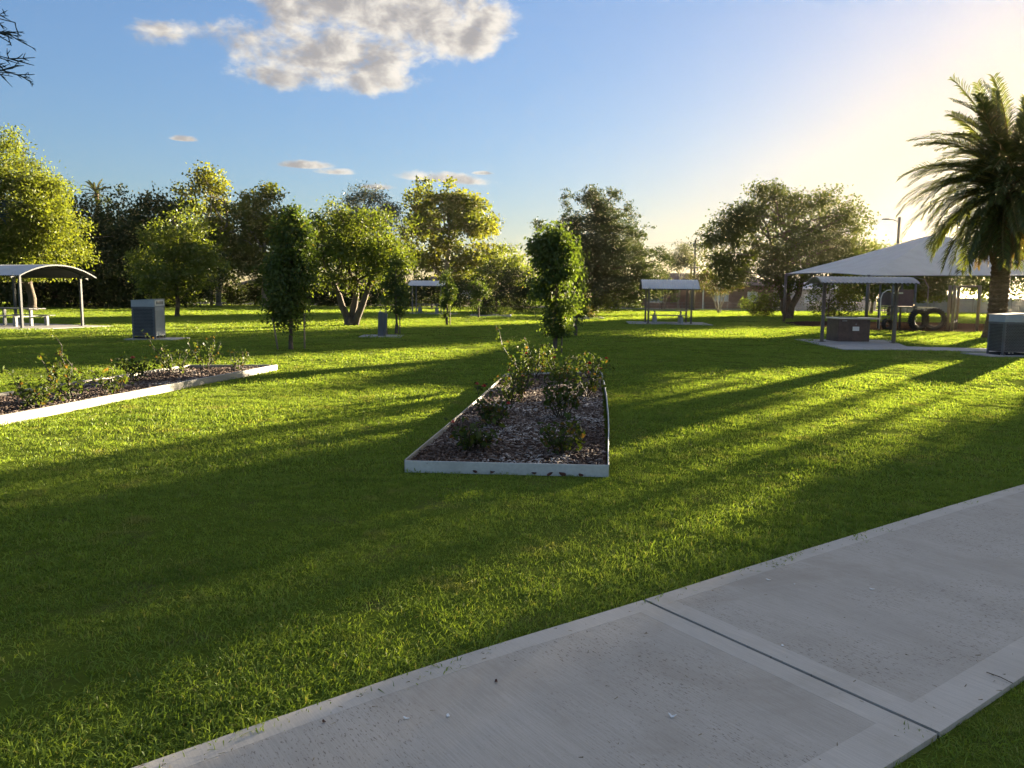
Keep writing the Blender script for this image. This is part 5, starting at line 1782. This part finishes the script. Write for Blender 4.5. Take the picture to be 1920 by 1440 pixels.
    gi, go = ng.nodes.new('NodeGroupInput'), ng.nodes.new('NodeGroupOutput')

    def named(nm, typ):
        q = ng.nodes.new('GeometryNodeInputNamedAttribute')
        q.data_type = typ
        q.inputs['Name'].default_value = nm
        return q.outputs['Attribute']
    sp = ng.nodes.new('GeometryNodeSeparateGeometry')
    sp.domain = 'POINT'
    ng.links.new(gi.outputs[0], sp.inputs[0])
    ng.links.new(named('is_point', 'BOOLEAN'), sp.inputs['Selection'])
    st = ng.nodes.new('GeometryNodeSplitToInstances')
    st.domain = 'FACE'
    ng.links.new(sp.outputs['Inverted'], st.inputs[0])
    ng.links.new(named('tid', 'INT'), st.inputs['Group ID'])
    ip = ng.nodes.new('GeometryNodeInstanceOnPoints')
    ng.links.new(sp.outputs['Selection'], ip.inputs['Points'])
    ng.links.new(st.outputs['Instances'], ip.inputs['Instance'])
    ip.inputs['Pick Instance'].default_value = True
    ng.links.new(named('pick', 'INT'), ip.inputs['Instance Index'])
    er = ng.nodes.new('FunctionNodeEulerToRotation')
    ng.links.new(named('rot', 'FLOAT_VECTOR'), er.inputs[0])
    ng.links.new(er.outputs[0], ip.inputs['Rotation'])
    ng.links.new(named('scl', 'FLOAT'), ip.inputs['Scale'])
    ng.links.new(ip.outputs[0], go.inputs[0])
    md = ob.modifiers.new('tufts', 'NODES')
    md.node_group = ng
    print('grass points', n_p, 'blade verts', nt_)


grass()

# dry clippings blown onto the concrete, thickest along its margins
def clippings():
    V, F, rn = [], [], []
    for _ in range(300):
        i = random.randint(8, 44)
        q, d_, n_v = fr[i]
        off = random.expovariate(9.0) + .004 if random.random() < .62 else random.uniform(.02, PW - .02)
        if random.random() < .4:
            off = PW - off
        if not 0 < off < PW:
            continue
        c = q + d_ * random.uniform(-.2, .2) + n_v * off
        a = random.uniform(0, 6.283)
        L, W = random.uniform(.004, .011), random.uniform(.0007, .0014)
        u, w = Vector((math.cos(a), math.sin(a), 0)) * L, Vector((-math.sin(a), math.cos(a), 0)) * W
        p_ = Vector((c.x, c.y, PATH_Z + .0022))
        o = len(V)
        V += [tuple(p_ - u - w), tuple(p_ - u + w), tuple(p_ + u + w * .5 + Vector((0, 0, random.uniform(0, .004)))), tuple(p_ + u - w * .5)]
        F.append((o, o + 1, o + 2, o + 3))
        rn += [random.random()] * 4
    ob = np_mesh('grass_clippings', np.array(V), np.array(F), 'clipping', np.array(rn))
    tag(ob, 'dry grass clippings scattered over the concrete path', 'clippings', kind='stuff')


# ================================================================== THE AIR: thin golden haze added round the park for the flare glow
def haze():
    m, t, o = new_mat('added_flare_haze')
    v = t.node('ShaderNodeVolumePrincipled')
    v.inputs['Color'].default_value = (1.0, 0.86, 0.62, 1)
    v.inputs['Density'].default_value = HAZE
    v.inputs['Anisotropy'].default_value = 0.72
    t.l.new(v.outputs[0], o.inputs['Volume'])
    M['haze'] = m
    ob = MB().box((0, 600, 10.5), (1640, 1640, 23)).build('haze', 'haze')
    tag(ob, 'thin golden haze added over the park for the flare glow', 'haze', kind='stuff')


HAZE = 0.000075
haze()
M['clipping'] = foliage('dry_clipping', (0.10, 0.075, 0.035), (0.24, 0.19, 0.09), None, 0.9, 0.2, 0.0)
clippings()
